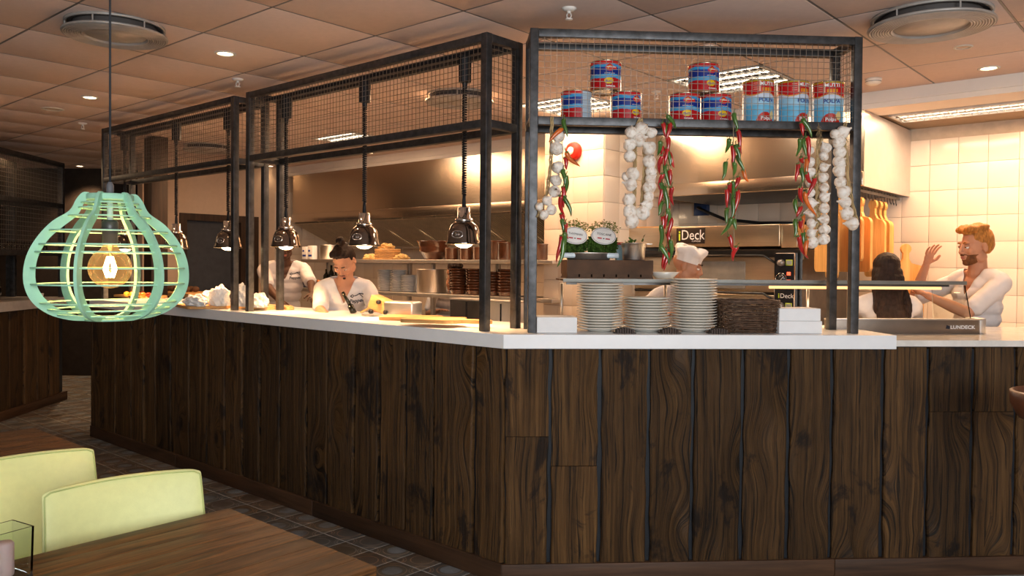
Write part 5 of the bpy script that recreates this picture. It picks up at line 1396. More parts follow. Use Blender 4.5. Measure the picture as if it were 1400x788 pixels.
# pale plate stacks, lower shelf
pp = thing('side_plate', 'x', 'plate', (0, 0, 0), 0)
link('plate_body', MB().lathe([(0, 0), (.05, 0), (.085, .014), (.084, .017), (.05, .005), (0, .004)], 28, caps=False).mesh('plate_body', [mat('grey_stoneware', (.55, .54, .52), .25)]), pp)
first = True
for px, n, nm in ((528, 13, 'stack by the cook'), (545, 13, 'middle grey stack'), (560, 10, 'short grey stack')):
    for k in range(n):
        lb = ('topmost' if k == n - 1 else 'lowest' if k == 0 else 'grey') + ' side plate of the ' + nm
        lb = 'grey side plate, %s of the %s, lower shelf' % (place(k, n), nm)
        o = pp if first else dup(pp, lb, (0, 0, 0)); first = False
        o['label'] = lb; o['group'] = 'grey side plates, ' + nm; o.location = sh(px, s1 + k * .0155, .14)
o = MB().bbox(-.05, .05, -.06, .06, 0, .16, .008).build('steel_insert', STEELZ, loc=sh(571, s1, .2), rotz=RA); tag(o, 'tall steel insert pan between the plates and the stock pot', 'steel container')
o = parcel(416, 390, s1, .11, .06, .05, 61, 'dark bundle on the lower shelf in front of the bag cook', RA); o.location = sh(416, s1, .12); o.data.materials[0] = mat('dark_blue_cloth', (.03, .03, .06), .6, 0, .5, .5, 20); o.name = 'cloth_bundle'; o['category'] = 'cloth'; del o['group']
for k, (px, h_) in enumerate(((446, .2), (453, .24), (459, .18))):
    lobj('bottle', [(0, 0), (.03, 0), (.03, h_ * .65), (.011, h_ * .8), (.011, h_), (0, h_)], mat('dark_olive_bottle', (.018, .016, .008), .08), sh(px, s1, .2), ['dark oil bottle left', 'tallest dark oil bottle', 'short dark oil bottle half'][k] + ' behind the shoulder of the cook with a bun', 'bottle')
o = parcel(405, 418, .9, .14, .1, .13, 71, 'large white bag in front of the cook whose face the lamp hides', RA); pb3 = atA(405, 418, 1.35); o.location = A(sA(pb3), .84, .901); o.name = 'white_bag'; o['category'] = 'bag'; del o['group']; o.scale = (1, .8, 1.5)
# fridge counter / cooking line at the back, white tiles above
line = thing('cooking_line', 'steel cooking line along the back wall under the left hood', 'stove', A(6.2, 3.36, 0), RA)
MB().bbox(0, 4.5, 0, .7, .1, .92, .01).build('body', STEEL, line)
for k in range(6): MB().bbox(.05 + k * .74, .05 + k * .74 + .68, -.012, 0, .2, .84, .004).build('door', STEELZ, line)

# ================================================================ HOODS
FILT = mat('filter_steel', (.62, .52, .38), .5, .8, .1, .05)
def hood(label, s0, s1, filt=True, zbot=2.0, zr=None):
    t = thing('extraction_hood', label, 'extractor hood', A(s0, BULK + .002, 0), RA)
    L = s0 - s1; Dp = BACK - BULK - .01
    MB().box(0, L, 0, .012, zbot + .1, KC - .002).build('front_sheet', HOODM, t)
    MB().bbox(0, L, -.02, .012, zbot, zbot + .1, .004).build('front_band', HOODM, t)
    for x0 in (0, L - .012): MB().box(x0, x0 + .012, .012, Dp, zbot, KC - .002).build('side_sheet', mat('satin_hood_end', (.6, .53, .47), .42, .5, .04, .05), t)
    if filt:
        n = int(L / .5); w_ = L / n
        for k in range(n):
            m = MB(); M = Matrix.Translation((k * w_, .03, zbot - .005)) @ Matrix.Rotation(-.42, 4, 'X')
            m.box(.01, w_ - .01, 0, .01, 0, .0, 0, M)
            m = MB()
            m.box(.01, w_ - .01, 0, .70, .012, .016, 1, M)  # black sheet paints the shade in the gaps between the slats
            ns = 15
            for q in range(ns):
                x = .02 + (w_ - .04) * q / (ns - 1); m.box(x - .008, x + .008, 0, .7, -.008, .002, 0, M)
            for y in (0, .68): m.box(.008, w_ - .008, y, y + .02, -.012, .008, 0, M)
            m.build('grease_filter', [FILT, BLACK], t)
        MB().box(0, L, .68, Dp, zbot - .30, zbot - .27).build('gutter', STEEL, t)
        MB().box(0, L, .66, .68, zbot - .32, zbot - .2).build('gutter_lip', STEEL, t)
    else:
        MB().box(.012, L - .012, .012, Dp, zbot + .0, zbot + .02).build('underside', DSTEEL, t)
    return t
hood('long steel extraction hood with slatted grease filters over the left kitchen', 6.2, 1.62)
hood('golden lit steel extraction hood over the pizza oven', 1.0, -.66, False, 2.06)

# ================================================================ PIZZA OVEN
OVO = 2.7; oL, oR = sA(atA(862, 330, OVO)), sA(atA(1098, 330, OVO))
ov = thing('pizza_oven', 'two deck steel pizza oven with black control panels', 'oven', A(oL, OVO, 0), RA)
W_ = oL - oR; ztop = atA(1000, 309.5, OVO).z; cp = .16
px2x = lambda px: oL - sA(atA(px, 350, OVO)); z_ = lambda px, py: atA(px, py, OVO).z
MB().box(.01, W_ - .01, .02, .92, .14, z_(1000, 342)).build('body', DSTEEL, ov)
STG = mat('warm_steel', (.62, .5, .36), .3, 1.0, .06, .06, 5, stretch=(1, 40, 40))
MB().bbox(0, px2x(1075), -.12, .9, z_(1000, 338), ztop, .004).build('top_hood', STG, ov)
MB().bbox(px2x(1075) + .002, W_, -.1, .9, z_(1000, 340), ztop, .004).build('top_hood_end', STG, ov)
for lo, hi in ((z_(1000, 398), z_(1000, 352)), (.98, z_(1000, 402))):
    x1 = px2x(1062)
    MB().bbox(.03, x1, -.03, .02, lo, hi, .004).build('door', STG, ov)
    MB().bbox(px2x(935), px2x(1022), -.036, -.03, lo + .02, hi - .03, .002).build('door_window', mat('oven_glass', (.25, .22, .18), .1), ov)
    MB().tube([(.1, -.03, hi + .012), (.1, -.08, hi + .012), (x1 - .06, -.08, hi + .012), (x1 + .02, -.03, hi - .05)], .009, 8).build('door_handle', DSTEEL, ov)
KN = mat('knob_grey', (.3, .28, .26), .3, .5)
for (pyt, pyb), second in (((347, 392), False), ((394, 424), True)):
    xa, xb = px2x(1064), px2x(1090); za, zb_ = z_(1075, pyb), z_(1075, pyt)
    if second: za = zb_ - .24
    cpn = MB().bbox(xa, xb, -.05, .0, za, zb_, .003).build('control_panel', BLACK, ov)
    m = MB()
    for (a, b, c, d) in ((xa - .004, xa, za, zb_), (xb, xb + .004, za, zb_), (xa, xb, zb_, zb_ + .004)): m.box(a, b, -.053, 0, c, d)
    m.build('panel_frame', CHROME, cpn)
    xm = xa + .048; zk = zb_ - .065
    if second:
        zk -= .06
        v, f = textmesh('Deck', .045, 'LEFT'); m = MB().add([(q.x + xa + .038, -.0515, q.y + zb_ - .055) for q in v], f); m.box(xa + .026, xa + .033, -.052, -.051, zb_ - .07, zb_ - .048, 1).box(xa + .026, xa + .033, -.052, -.051, zb_ - .045, zb_ - .038, 1)
        m.build('lettering', [mat('print_white', (0.85, 0.82, 0.8), 0.5, bmp=0), mat('print_lime', (.6, .75, .05), .5, bmp=0)], cpn)
    MB().tube([(xm, -.05, zk), (xm, -.085, zk)], [.026, .022], 16).build('knob', KN, cpn)
    MB().bbox(xm + .03, xb - .012, -.054, -.05, zk - .018, zk + .022, .001).build('display_frame', mat('print_lime', (.6, .75, .05), .5, bmp=0), cpn)
    MB().bbox(xm + .034, xb - .016, -.0555, -.05, zk - .013, zk + .017, .001).build('display', mat('grey_lcd', (.32, .34, .3), .3), cpn)
    if not second:
        MB().tube([(xm, -.05, zk - .11), (xm, -.06, zk - .11)], .038, 20).build('dial', mat('dial_face', (.03, .03, .03), .2), cpn)
        MB().tube([(xm + .038 * cos(a * pi / 10), -.062, zk - .11 + .038 * sin(a * pi / 10)) for a in range(21)], .002, 5, caps=False).build('dial_ring', CHROME, cpn)
        MB().tube([(xm - .015, -.063, zk - .13), (xm + .02, -.063, zk - .095)], .002, 5).build('dial_needle', mat('print_white', (0.85, 0.82, 0.8), 0.5, bmp=0), cpn)
        for dz in (-.075, -.155): MB().bbox(xb - .05, xb - .024, -.056, -.05, zk + dz - .012, zk + dz + .012, .002).build('switch', emis('red_switch', (1, .12, .05), 1.6), cpn)
# brand plate on the top hood
xa, xb = px2x(936), px2x(974); za, zb_ = z_(955, 331), z_(955, 313)
za, zb_ = zb_ - (xb - xa) * .5, zb_
bpn = MB().bbox(xa, xb, -.128, -.12, za, zb_, .001).build('name_plate', mat('plate_brown_black', (.035, .022, .016), .4), ov)
v, f = textmesh('Deck', .105, 'LEFT'); m = MB().add([(q.x * .86 + xa + .040, -.1292, q.y + (za + zb_) / 2 + .004) for q in v], f)
m.box(xa + .021, xa + .033, -.1295, -.128, (za + zb_) / 2 - .034, (za + zb_) / 2 + .016, 1).box(xa + .021, xa + .033, -.1295, -.128, (za + zb_) / 2 + .022, (za + zb_) / 2 + .036, 1)
v, f = textmesh('CUPPONE', .016, 'RIGHT'); m.add([(q.x + xb - .03, -.1292, q.y + za + .018) for q in v], f)
m.build('lettering', [mat('print_white', (0.85, 0.82, 0.8), 0.5, bmp=0), mat('print_lime', (.6, .75, .05), .5, bmp=0)], bpn)
# wooden peel lying on the oven
pz = atA(893, 309, OVO)
o = paddle(.3, .26, .16, .012).build('pizza_peel', BOARD, loc=A(oL - .2, OVO + .1, ztop + .0008), rotz=RA + .1); tag(o, 'round orange lit wooden peel lying on top of the pizza oven', 'board')
o = thing('wall_socket', 'blue wall socket with a thick black cable behind the oven', 'socket', A(sA(atA(962, 285, BACK)), BACK - .012, atA(962, 285, BACK).z), RA)
MB().bbox(-.07, .07, -.05, 0, -.07, .07, .006).build('box', mat('blue_plastic', (.03, .06, .16), .4), o)
MB().tube([(0, -.05, 0), (0, -.1, 0), (.1, -.14, -.04), (.3, -.16, -.12), (.65, -.2, -.165), (1.1, -.2, -.18)], .014, 8).build('cable', BLACK, o)
# red bell on the pillar
bc = atA(785, 207, PO - .01)
be = thing('fire_bell', 'red round fire alarm bell on the white tiled pillar', 'fire alarm', A(sA(bc), PO - .003, bc.z), RA)
Mr = Matrix.Rotation(pi / 2, 4, 'X')
MB().lathe([(0, 0), (.07, 0), (.073, .01), (.068, .032), (.05, .045), (0, .048)], 32, M=Mr).build('gong', mat('signal_red', (.55, .02, .01), .4), be)
MB().lathe([(0, .048), (.03, .047), (.03, .05), (0, .051)], 24, M=Mr, c=(-.006, 0, 0)).build('disc_label', PAPER, be)
# ================================================================ HANGING BOARDS
hs, ho0, ho1, hz = -.60, 2.35, 4.0, 2.03
hr = thing('hook_rail', 'dark rail with steel hooks under the end of the golden hood', 'rail', A(hs, ho0, hz), aB)
MB().box(0, ho1 - ho0, -.006, .006, 0, .02).build('rail_bar', DSTEEL, hr)
HKM = MB().tube([(0, 0, .02), (0, .012, .03), (0, .016, .01), (0, .002, -.03), (0, -.012, -.045), (0, -.016, -.03)], .0032, 6).mesh('hook', [DSTEEL])
rnd = random.Random(4)
for k in range(22): 
    h_ = link('hook', HKM, hr, (.06 + k * .072, 0, 0)); h_.rotation_euler = (0, 0, 1.57 + rnd.uniform(-.3, .3))
bm_ = [None] * 3
def hboard(Lb, Wb):
    m = MB(); pts = []
    def arc(cx, cz, r, a0, a1, n=6): return [(cx + r * cos(a0 + (a1 - a0) * k / n), cz + r * sin(a0 + (a1 - a0) * k / n)) for k in range(n + 1)]
    hw = Wb / 2; r = .03; zt3 = -.14
    pts += arc(0, -.03, .036, -pi * .3, pi * 1.3, 12)[:: 1]
    left = [(-.022, -.1), (-.04, zt3 + .01)] + arc(-hw + .05, zt3 - .05, .05, pi / 2, pi) + arc(-hw + r, -Lb + r, r, pi, 1.5 * pi)
    right = arc(hw - r, -Lb + r, r, -pi / 2, 0) + arc(hw - .05, zt3 - .05, .05, 0, pi / 2) + [(.04, zt3 + .01), (.022, -.1)]
    pts = pts + left + right
    return m.prism(pts, -.01, .01, M=Matrix.Rotation(pi / 2, 4, 'X')).mesh('paddle_board', [BOARDZ])
HB = [hboard(.52, .26), hboard(.45, .22), hboard(.56, .24)]
labs = ['nearest hanging paddle board, left of the right-hand posts', 'second hanging paddle board, just left of the front post', 'third hanging board, half behind the front post', 'fourth hanging board, first one right of the front post',
        'fifth hanging board with a rounded shoulder', 'sixth hanging board, last before the gap', 'seventh hanging board, first after the gap', 'eighth hanging board, over the long-haired woman', 'last hanging board, which the bearded man touches']
for k, (x_, yaw, kk) in enumerate(((.08, .5, 0), (.2, .3, 2), (.36, .55, 0), (.5, .35, 0), (.62, .5, 1), (.74, .6, 0), (1.02, .85, 1), (1.14, .75, 2), (1.26, .6, 1))):
    p = A(hs, ho0 + x_, hz - .042)
    o = link('paddle_board', HB[kk], None, p, aB + pi / 2 + yaw - 1.25); tag(o, labs[k], 'board', 'wooden paddle boards hanging from hooks')
yb = atY(1248, 398, 5.55)
o = link('paddle_board', HB[0], None, Vector((yb.x - .02, 5.62, 1.66)), aB + pi / 2 + .75); tag(o, 'bright yellow lit board standing low between the woman and the man', 'board')
o = MB().box(hs, hs + 1.3, 0, 1, 0, 1) if False else None
rb_ = thing('prep_counter', 'steel prep counter along the tiled corner at the right', 'counter', A(-.7, 3.3, 0), RA)
MB().bbox(0, 3.2, 0, .76, .1, 1.0, .01).build('body', STEEL, rb_)
o = MB().tube([(0, 0, 0), (0, 0, .14)], .035, 18).build('soap_dispenser', STEELZ, loc=Vector((atY(1402, 390, 6.0).x, 5.93, atY(1402, 402, 6.0).z))); tag(o, 'steel dispenser just touching the right edge of the picture', 'dispenser')
# food and jars at the far left behind the pendant
fb = board_on(192, 406.5, ST, RA + .1, 'wooden board with tomatoes at the far left end of the pass', .5, .26, .1, .02)
rnd = random.Random(8)
tb = atz(192, 406.5, BZt); tm = mat('tomato_skin', (.6, .06, .01), .2, coat=.5); ym = mat('pepper_yellow', (.75, .35, .02), .3)
for k in range(12):
    q = Vector((tb.x, tb.y, BZt)) + (-dA) * (-.2 + .036 * k) + dB * (.03 * (k % 3) - .03)
    o = MB().ball((0, 0, .022), (.025, .025, .022), 14).build('tomato', tm if k % 3 else ym, loc=q); tag(o, 'small tomato, %s from the right on the far left board' % ORD[k], 'tomato', 'tomatoes on the far left board')
sd = thing('side_shelf', 'warm lit wooden shelf beyond the left end of the kitchen', 'shelf', A(5.6, 1.0, 0), RA)
MB().bbox(-.5, .6, 0, .4, 1.15, 1.19, .003).build('shelf_board', BOARD, sd); MB().bbox(-.5, .6, .02, .38, 0, 1.15, .003).build('cabinet', DKW, sd)
for k in range(14):
    o = MB().ball((0, 0, .03), (.04, .035, .03), 12).build('bread_roll', mat('dark_rye', (.12, .06, .03), .7), loc=A(5.95 - (k % 7) * .1, 1.15 + (k // 7) * .1, 1.191)); tag(o, 'dark bread roll, %s from the left in the %s row behind the pendant' % (ORD[k % 7], 'front' if k < 7 else 'back'), 'bread', 'dark rolls on the far shelf')
o = MB().bbox(0, .16, 0, .16, 0, 2.69, .004).build('wooden_post', DKW, loc=A(5.3, .7, 0), rotz=RA); tag(o, 'dark timber post beyond the far left gantry', 'post')
# ================================================================ PEOPLE
def cap(mb, a, b, ra, rb, n=5, fl=None, M=None):
    a = Vector(a); b = Vector(b)
    for k in range(n + 1):
        u = k / n; r = ra + (rb - ra) * u
        mb.ball(a.lerp(b, u), r if fl is None else (r * fl[0], r * fl[1], r * fl[2]), 12, M=M)
def chain(mb, a, b, ra, rb):
    # closed tapered tube plus round ends
    mb.ball(a, ra, 12); mb.ball(b, rb, 12); mb.tube([a, Vector(a).lerp(Vector(b), .5), b], [ra, (ra + rb) / 2, rb], 14)
def remesh(mb, name, mt, parent, vox=.007, smooth=3, fn=None, cut=None):
    me = mb.mesh(name + '_src', [mt]); o = bpy.data.objects.new('tmp', me); col.objects.link(o)
    r = o.modifiers.new('r', 'REMESH'); r.mode = 'VOXEL'; r.voxel_size = vox; r.use_smooth_shade = True
    if smooth: s = o.modifiers.new('s', 'SMOOTH'); s.iterations = smooth; s.factor = .5
    dg = bpy.context.evaluated_depsgraph_get(); m2 = bpy.data.meshes.new_from_object(o.evaluated_get(dg))
    bpy.data.objects.remove(o); bpy.data.meshes.remove(me); m2.name = name
    if fn or cut:
        bm = bmesh.new(); bm.from_mesh(m2); bm.normal_update()
        if fn:
            for v in bm.verts: v.co += v.normal * fn(v.co)
        if cut:
            bmesh.ops.delete(bm, geom=[f for f in bm.faces if cut(f.calc_center_median())], context='FACES')
            for it in range(6):
                nw = {}
                for v in bm.verts:
                    be = [e for e in v.link_edges if e.is_boundary]
                    if len(be) == 2: nw[v] = (v.co + be[0].other_vert(v).co + be[1].other_vert(v).co) / 3
                for v, c_ in nw.items(): v.co = c_
        bm.to_mesh(m2); bm.free()
    for p in m2.polygons: p.use_smooth = True
    m2.materials.clear(); m2.materials.append(mt)
    return link(name, m2, parent)
def person(label, px, py, Y, rz, lean=0, yaw=0, pitch=0, tgtL=None, tgtR=None, skin=SKIN, hair='short', hairm=HAIRD, wd=1.0, vox=.007, polL=(.3, .3, -1), polR=(-.3, .3, -1), beard=False, hat=False, vneck=True, curl=.5, logo=False, roll=0, feetz=0.0, backlogo=False, apron=False):
    hp = Vector((0, 0, .95)); RL = Matrix.Rotation(lean, 3, 'X')
    U = lambda p: hp + RL @ (Vector(p) - hp)
    hc = U((0, -.02, 1.655)) + Vector((0, -.03 * sin(max(pitch, 0)), -.02 * sin(max(pitch, 0))))
    tw = atY(px, py, Y); k = tw.z / hc.z
    Rz = Matrix.Rotation(rz, 3, 'Z'); rt = tw - Rz @ (hc * k); rt.z = 0
    t = thing('person', label, 'person', rt, rz)
    inv = lambda wpt: (Rz.transposed() @ (Vector(wpt) - rt)) / k
    RH = Matrix.Rotation(yaw, 3, 'Z') @ Matrix.Rotation(pitch, 3, 'X') @ Matrix.Rotation(roll, 3, 'Y')
    Hd = lambda p: hc + RH @ Vector(p)
    RH4 = RH
    b = MB(); s = MB(); tr = MB()
    def hb(c, r, mb=b): mb.ball(Hd(c), r, 16, M=RH4)
    # head
    hb((0, .018, .032), (.076, .094, .088)); hb((0, -.018, -.02), (.066, .074, .085)); hb((0, -.03, -.075), (.051, .052, .04)); hb((0, -.066, -.1), (.024, .022, .018))
    for x in (-1, 1):
        hb((x * .04, -.06, -.028), (.024, .024, .024)); hb((x * .078, .012, -.012), (.009, .019, .031)); hb((x * .03, -.08, .030), (.024, .012, .009)); hb((x * .011, -.1, -.036), (.009, .01, .008))
        hb((x * .05, .0, -.07), (.02, .04, .035))
    cap(b, Hd((0, -.088, .018)), Hd((0, -.108, -.026)), .009, .0125, 4)
    hb((0, -.086, -.058), (.026, .014, .012)); hb((0, -.084, -.072), (.022, .014, .01))
    # neck, trunk
    nb = U((0, .0, 1.47)); chain(b, Hd((0, .012, -.07)), nb, .052, .06)
    for mb, g in ((b, -.01), (s, .006)):
        for (z, rx, ry, y) in ((1.44, .10, .065, .005), (1.40, .165, .085, .0), (1.34, .175, .105, 0), (1.26, .17, .112, -.005), (1.18, .155, .105, -.002), (1.08, .145, .1, 0), (1.0, .155, .105, 0)):
            mb.ball(U((0, y, z)), ((rx * wd + g), ry + g, .075 + g), 16, M=RL)
        mb.ball((0, 0, .93), (.16 * wd + g, .11 + g, .1 + g), 16)
        for x in (-1, 1):
            chain(mb, U((x * .05, 0, 1.475)), U((x * .17 * wd, 0, 1.425)), .042 + g, .055 + g)
    s.ball((0, 0, .86), (.172 * wd, .122, .07), 16)
    # legs
    for x in (-1, 1):
        for mb, g in ((b, 0), (tr, .012)):
            chain(mb, (x * .09, 0, .9), (x * .1, .0, .5), .085 + g, .055 + g); chain(mb, (x * .1, 0, .5), (x * .1, .02, .1), .055 + g, .038 + g)
        chain(b, (x * .1, .03, .05), (x * .11, -.11, .035), .04, .034)
    tr.ball((0, 0, .93), (.168 * wd, .118, .1), 16)
    # arms
    def arm(sx, T, pole, curlk):
        S = U((sx * .185 * wd, 0, 1.415))
        T = Vector(T); d = T - S; a_, f_ = .285, .255; L = min(d.length, a_ + f_ - .004); dn = d.normalized(); T = S + dn * L if d.length > a_ + f_ else T
        L = (T - S).length; ca = max(-1, min(1, (a_ * a_ + L * L - f_ * f_) / (2 * a_ * L))); pl_ = Vector(pole); pl_ = (pl_ - dn * pl_.dot(dn)).normalized()
        E = S + dn * (a_ * ca) + pl_ * (a_ * sqrt(max(0, 1 - ca * ca)))
        chain(b, S, E, .046, .037); chain(b, E, E.lerp(T, .35), .037, .038); chain(b, E.lerp(T, .35), T, .038, .024)
        Se = S.lerp(E, .78); chain(s, S, Se, .057, .055); s.tube([Se, S.lerp(E, .84)], [.054, .058], 14)
        fd = (T - E).normalized(); side = fd.cross(Vector((0, 0, 1))).normalized() if abs(fd.z) < .95 else Vector((1, 0, 0)); nn = side.cross(fd).normalized()
        # palm and fingers
        Pm = T + fd * .045
        M3 = Matrix((side, fd, nn)).transposed()
        b.ball(T + fd * .03, (.033, .045, .017), 12, M=M3); b.ball(T + fd * .06, (.04, .035, .016), 12, M=M3)
        for q, (o_, ln) in enumerate(((-.0345, .072), (-.0115, .083), (.0115, .078), (.0345, .06))):
            p = T + fd * .085 + side * o_; dd = (fd + side * o_ * 5.5).normalized()
            for sg in range(3):
                dd = (dd - nn * (curlk * (.35 + .25 * sg))).normalized(); e = p + dd * ln * (.42, .33, .25)[sg]; chain(b, p, e, 0.0084 - sg * .0007, .0079 - sg * .0008); p = e
        th = T + fd * .03 - side * sx * -.034; dd = (fd * .6 - side * sx * -.75 - nn * .3).normalized()
        e = th + dd * .035; chain(b, T + fd * .02, th, .014, .012); chain(b, th, e, .0115, .0105); e2 = e + (dd * .5 + fd * .7).normalized() * .03; chain(b, e, e2, .0105, .009)
        return S, E, T
    dl = tgtL if tgtL is not None else None
    TL = inv(tgtL) if tgtL is not None else U((.22, -.1, .98)) ; TR = inv(tgtR) if tgtR is not None else U((-.22, -.1, .98))
    arm(1, TL, polL, curl); arm(-1, TR, polR, curl)
    # bake the scale k into geometry
    def fin(mb):
        mb.v = [q * k for q in mb.v]; return mb
    body = remesh(fin(b), 'body', skin, t, vox, 2)
    kk = k
    def wr(co):
        return .0045 * noise.noise(Vector((co.x * 9, co.y * 9, co.z * 16))) + .003 * noise.noise(co * 28)
    sh_cut = None
    if vneck:
        def sh_cut(c):
            q = RL.transposed() @ (c / kk - hp) + hp
            if q.z > 1.505: return True
            return q.y < -.03 and q.z > 1.335 and abs(q.x) < (q.z - 1.335) * .46
    else:
        def sh_cut(c): return (RL.transposed() @ (c / kk - hp) + hp).z > 1.515
    so = remesh(fin(s), 'shirt', SHIRT, t, .009, 3, wr, sh_cut)
    sd = so.modifiers.new('thickness', 'SOLIDIFY'); sd.thickness = .004; sd.offset = 1
    remesh(fin(tr), 'trousers', PANTS, t, .014, 2)
    # face details
    def part(name, mb, mt): return fin(mb).build(name, mt, t)
    for x in (-1, 1):
        e = MB(); e.ball(Hd((x * .031, -.080, .004)), .0125, 12, M=RH4); eo = part('eye', e, EYEW)
        m = MB(); m.ball(Hd((x * .031, -.0905, .003 - .003 * sin(max(pitch, 0)))), (.0052, .003, .0052), 10, M=RH4); m.v = [q * k for q in m.v]; m.build('iris', mat('dark_iris', (.03, .015, .008), .1), eo)
        m = MB(); m.ball(Hd((x * .031, -.0805, .0095)), (.0145, .0138, .009), 12, M=RH4); part('eyelid', m, skin)
        m = MB(); m.tube([Hd((x * .013, -.0935, .028)), Hd((x * .03, -.094, .034)), Hd((x * .048, -.082, .028))], [.0035, .0042, .0022], 6); part('eyebrow', m, hairm)
    m = MB(); m.ball(Hd((0, -.0965, -.0585)), (.021, .007, .0045), 12, M=RH4); m.ball(Hd((0, -.095, -.068)), (.018, .007, .005), 12, M=RH4); part('lips', m, LIP)
    # hair
    h = MB()
    def hh(c, r): h.ball(Hd(c), r, 18, M=RH4)
    if hair in ('short', 'bun'):
        hh((0, .028, .045), (.082, .094, .088)); hh((0, .05, -.005), (.074, .075, .075))
        if hair == 'bun':
            hh((0, .06, .145), (.034, .034, .034)); hh((.012, .055, .158), (.02, .02, .022)); hh((-.02, .07, .14), (.018, .02, .02)); hh((0, .045, .115), (.022, .022, .02))
        for q in range(5): hh((-.05 + q * .025, -.03, .108 + (.006 if q % 2 else 0)), (.022, .04, .018))
        cutf = lambda c: (lambda q: q.y < -.02 and q.z < .068 or (q.y < .018 and q.z < .01) or q.z < -.06)(RH.transposed() @ (c / kk - hc))
    if hair == 'quiff':
        hh((0, .03, .045), (.083, .095, .09)); hh((0, .05, .01), (.074, .074, .075)); hh((0, .028, .085), (.068, .08, .055)); hh((0, .03, .105), (.05, .06, .048)); hh((0, .062, -.02), (.055, .042, .045))
        for q in range(6):
            hh((-.05 + q * .02, -.055, .112 + .01 * sin(q * 1.7)), (.02, .034, .024)); hh((-.045 + q * .018, -.02, .118 + .006 * cos(q * 2)), (.026, .045, .022))
            hh((-.045 + q * .018, .03, .122), (.03, .05, .022))
        cutf = lambda c: (lambda q: q.y < -.045 and q.z < .08 or (q.y < .028 and q.z < .022) or q.z < -.055)(RH.transposed() @ (c / kk - hc))
    if hair == 'long':
        hh((0, .025, .042), (.088, .1, .088)); 
        for q in range(9):
            u = q / 8; hh((.012 * u, .05 + .035 * u, -.02 - .34 * u), (.092 + .012 * sin(q), .06 - .012 * u, .06))
        for sx in (-1, 1):
            for q in range(7): u = q / 6; hh((sx * (.078 + .018 * u), .02 + .03 * u, -.02 - .24 * u), (.022, .045, .05))
        for q in range(7): u = q / 6; hh((-.1 - .02 * sin(u * 3), .075, -.16 - .17 * u), (.009, .01, .03))
        cutf = lambda c: (lambda q: q.y < -.055 and q.z < .05)(RH.transposed() @ (c / kk - hc))
    if hair != 'none':
        remesh(fin(h), 'hair', hairm, t, .006, 1, lambda co: .0035 * noise.noise(Vector((co.x * 60, co.y * 60, co.z * 9))), cutf)
    if beard:
        h = MB(); hh((0, -.036, -.075), (.055, .055, .043)); hh((0, -.068, -.1), (.028, .026, .021)); hh((-.0, -.03, -.04), (.069, .062, .03)); 
        h.ball(Hd((0, -.098, -.048)), (.024, .009, .006), 12, M=RH4)
        remesh(fin(h), 'beard', mat('short_ginger_beard', (.16, .06, .02), .7, 0, .4, .6, 40), t, .006, 1, None, lambda c: (lambda q: q.z > (-.05 if q.y < -.03 else -.052) and not (q.y < -.085 and q.z < -.042) or (abs(q.x) < .017 and q.y < -.08 and -.075 < q.z < -.052))(RH.transposed() @ (c / kk - hc)))
    if hair == 'bun':
        h = MB(); h.ball(Hd((0, -.088, -.094)), (.012, .008, .01), 10, M=RH4); h.tube([Hd((-.02, -.098, -.051)), Hd((0, -.104, -.047)), Hd((.02, -.098, -.051))], .003, 6); part('beard', h, hairm)
    if hat:
        h = MB(); n = 40; vs = []; fs = []
        rings = [(.079, .022, 0), (.082, .068, 0), (.086, .074, .004), (.094, .098, .010), (.09, .118, .012), (.07, .13, .01), (.04, .133, .006), (0, .13, 0)]
        for r, z, w_ in rings:
            for j in range(n):
                a = 2 * pi * j / n; rr = r + w_ * sin(a * 5 + z * 20) + .003 * sin(a * 11); zz = z + (w_ * 1.2 * cos(a * 4))
                vs.append(Hd((rr * cos(a) * 1.02, .012 + rr * sin(a) * 1.17, zz + .002)))
        for i in range(len(rings) - 1):
            for j in range(n): j2 = (j + 1) % n; fs.append((i * n + j, i * n + j2, (i + 1) * n + j2, (i + 1) * n + j))
        h.add(vs, fs, 0, True); part('cook_hat', h, mat('white_hat_cloth', (.8, .74, .7), .85, 0, .03, .5, 14))
    if logo or backlogo:
        m = MB(); v, f = textmesh('Peppes', .036, 'CENTER', True, shear=.15)
        sgn = -1 if logo else 1
        cx = .092 if logo else -.03; cz = 1.355 if logo else 1.27
        for fs_, vs_ in ((f, v),):
            m.add([(q.x + cx, 0, q.y + cz) for q in vs_], fs_)
        m.tube([(cx - .045, 0, cz + .035), (cx - .03, 0, cz + .045), (cx - .018, 0, cz + .035), (cx - .03, 0, cz + .026), (cx - .045, 0, cz + .035)], .0035, 4)
        m.tube([(cx - .015, 0, cz + .034), (cx + .005, 0, cz + .04), (cx + .02, 0, cz + .05), (cx + .05, 0, cz + .052)], .0035, 4); m.tube([(cx + .02, 0, cz + .045), (cx + .05, 0, cz + .028)], .003, 4)
        # lay the print on the cloth by raycasting in the shirt's own space
        from mathutils.bvhtree import BVHTree
        dgm = so.data; bv_ = BVHTree.FromPolygons([v_.co.copy() for v_ in dgm.vertices], [list(p.vertices) for p in dgm.polygons])
        out = []
        for q in m.v:
            w0 = U((q.x, sgn * .4, q.z)) * k; dr_ = (RL @ Vector((0, -sgn, 0)))
            hit = bv_.ray_cast(w0, dr_)
            out.append((hit[0] - dr_ * .0075 - dr_ * max(0, abs(q.y)) * 0) if hit[0] is not None else w0)
        m.v = out; m.build('print', mat('print_dark', (.015, .018, .03), .5, bmp=0), t)
    return t
facing = atan2
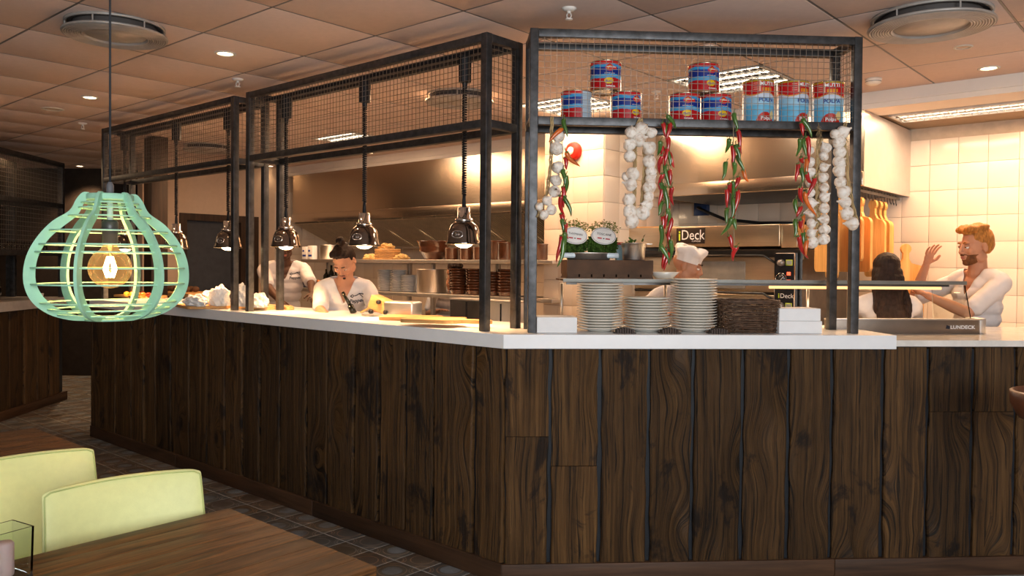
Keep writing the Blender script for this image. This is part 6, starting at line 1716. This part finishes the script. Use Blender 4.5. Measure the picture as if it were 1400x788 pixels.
# cook with a bun, looking down at the pass
c1p = atY(468, 360, 5.55)
def lw(px, py, Y): return atY(px, py, Y)
person('cook in a white v-neck shirt with dark hair in a bun, bent over the pass', 470, 357, 5.55, .12, lean=.26, yaw=-.28, pitch=.85, tgtL=lw(495, 437, 5.25), tgtR=lw(452, 440, 5.2), skin=SKIN2, hair='bun', wd=.92, vox=.006, logo=True, polL=(.9, .5, -.6), polR=(-.9, .5, -.6))
person('cook in a white v-neck shirt whose face is hidden by a heat lamp', 389, 336, 7.6, .3, lean=.12, yaw=0, pitch=.35, tgtL=lw(428, 405, 7.2), tgtR=lw(382, 412, 7.2), skin=SKIND, hair='short', logo=True, polL=(.9, .5, -.6), polR=(-.9, .4, -.6))
person('cook bending down behind the brown dishes between the two pass shelves', 622, 372, 8.15, .5, lean=.5, yaw=-.2, pitch=.6, skin=SKIN2, hair='short', wd=.95, vox=.008, tgtL=lw(640, 420, 7.95), tgtR=lw(600, 425, 7.95))
person('pizza cook in a white puffed hat looking down behind the glass guard', 940, 363.5, 5.2, .45, lean=.25, yaw=.78, pitch=.3, tgtL=lw(960, 430, 5.0), tgtR=lw(905, 432, 5.0), skin=SKIN2, hair='none', hat=True, polL=(.9, .5, -.6), polR=(-.9, .5, -.6))
person('woman with long dark brown hair and a white shirt seen from behind', 1211, 372, 4.95, pi - .1, lean=.05, yaw=0, pitch=.25, tgtL=lw(1190, 450, 5.4), tgtR=lw(1240, 450, 5.4), hair='long', wd=.9, vneck=False, backlogo=True, polL=(.8, -.1, -.8), polR=(-.8, -.1, -.8))
person('man with ginger hair and beard in a white shirt reaching for the hanging boards', 1333, 337, 5.2, -1.25, lean=.02, yaw=-.18, pitch=.12, tgtL=lw(1268, 404, 5.1), tgtR=lw(1266, 363, 5.45), skin=SKIN2, hair='quiff', hairm=HAIRG, beard=True, vox=.0046, wd=.95, polL=(.2, -.1, -1), polR=(-.3, .1, -1), curl=.35)  # darker skin puts the shade on his face into the colour

# ================================================================ KITCHEN LIGHT
lamp('AREA', 'kitchen_right_warm', A(-1.3, 3.3, KC - .02), 30, (1.0, .5, .2), A(-1.3, 3.3, 0), shape='RECTANGLE', size=1.6, size_y=.5)
lamp('AREA', 'kitchen_mid_warm', A(1.5, 1.5, CEIL - .03), 38, (1.0, .56, .28), A(1.5, 1.5, 0), shape='RECTANGLE', size=1.4, size_y=.5)
lamp('AREA', 'kitchen_left_warm', A(4.0, 1.5, CEIL - .03), 38, (1.0, .56, .28), A(4.0, 1.7, 0), shape='RECTANGLE', size=1.4, size_y=.5)
lamp('AREA', 'hood_light', A(3.6, 3.35, 1.95), 22, (1.0, .72, .45), A(3.6, 3.9, 1.2), shape='RECTANGLE', size=3.6, size_y=.15)
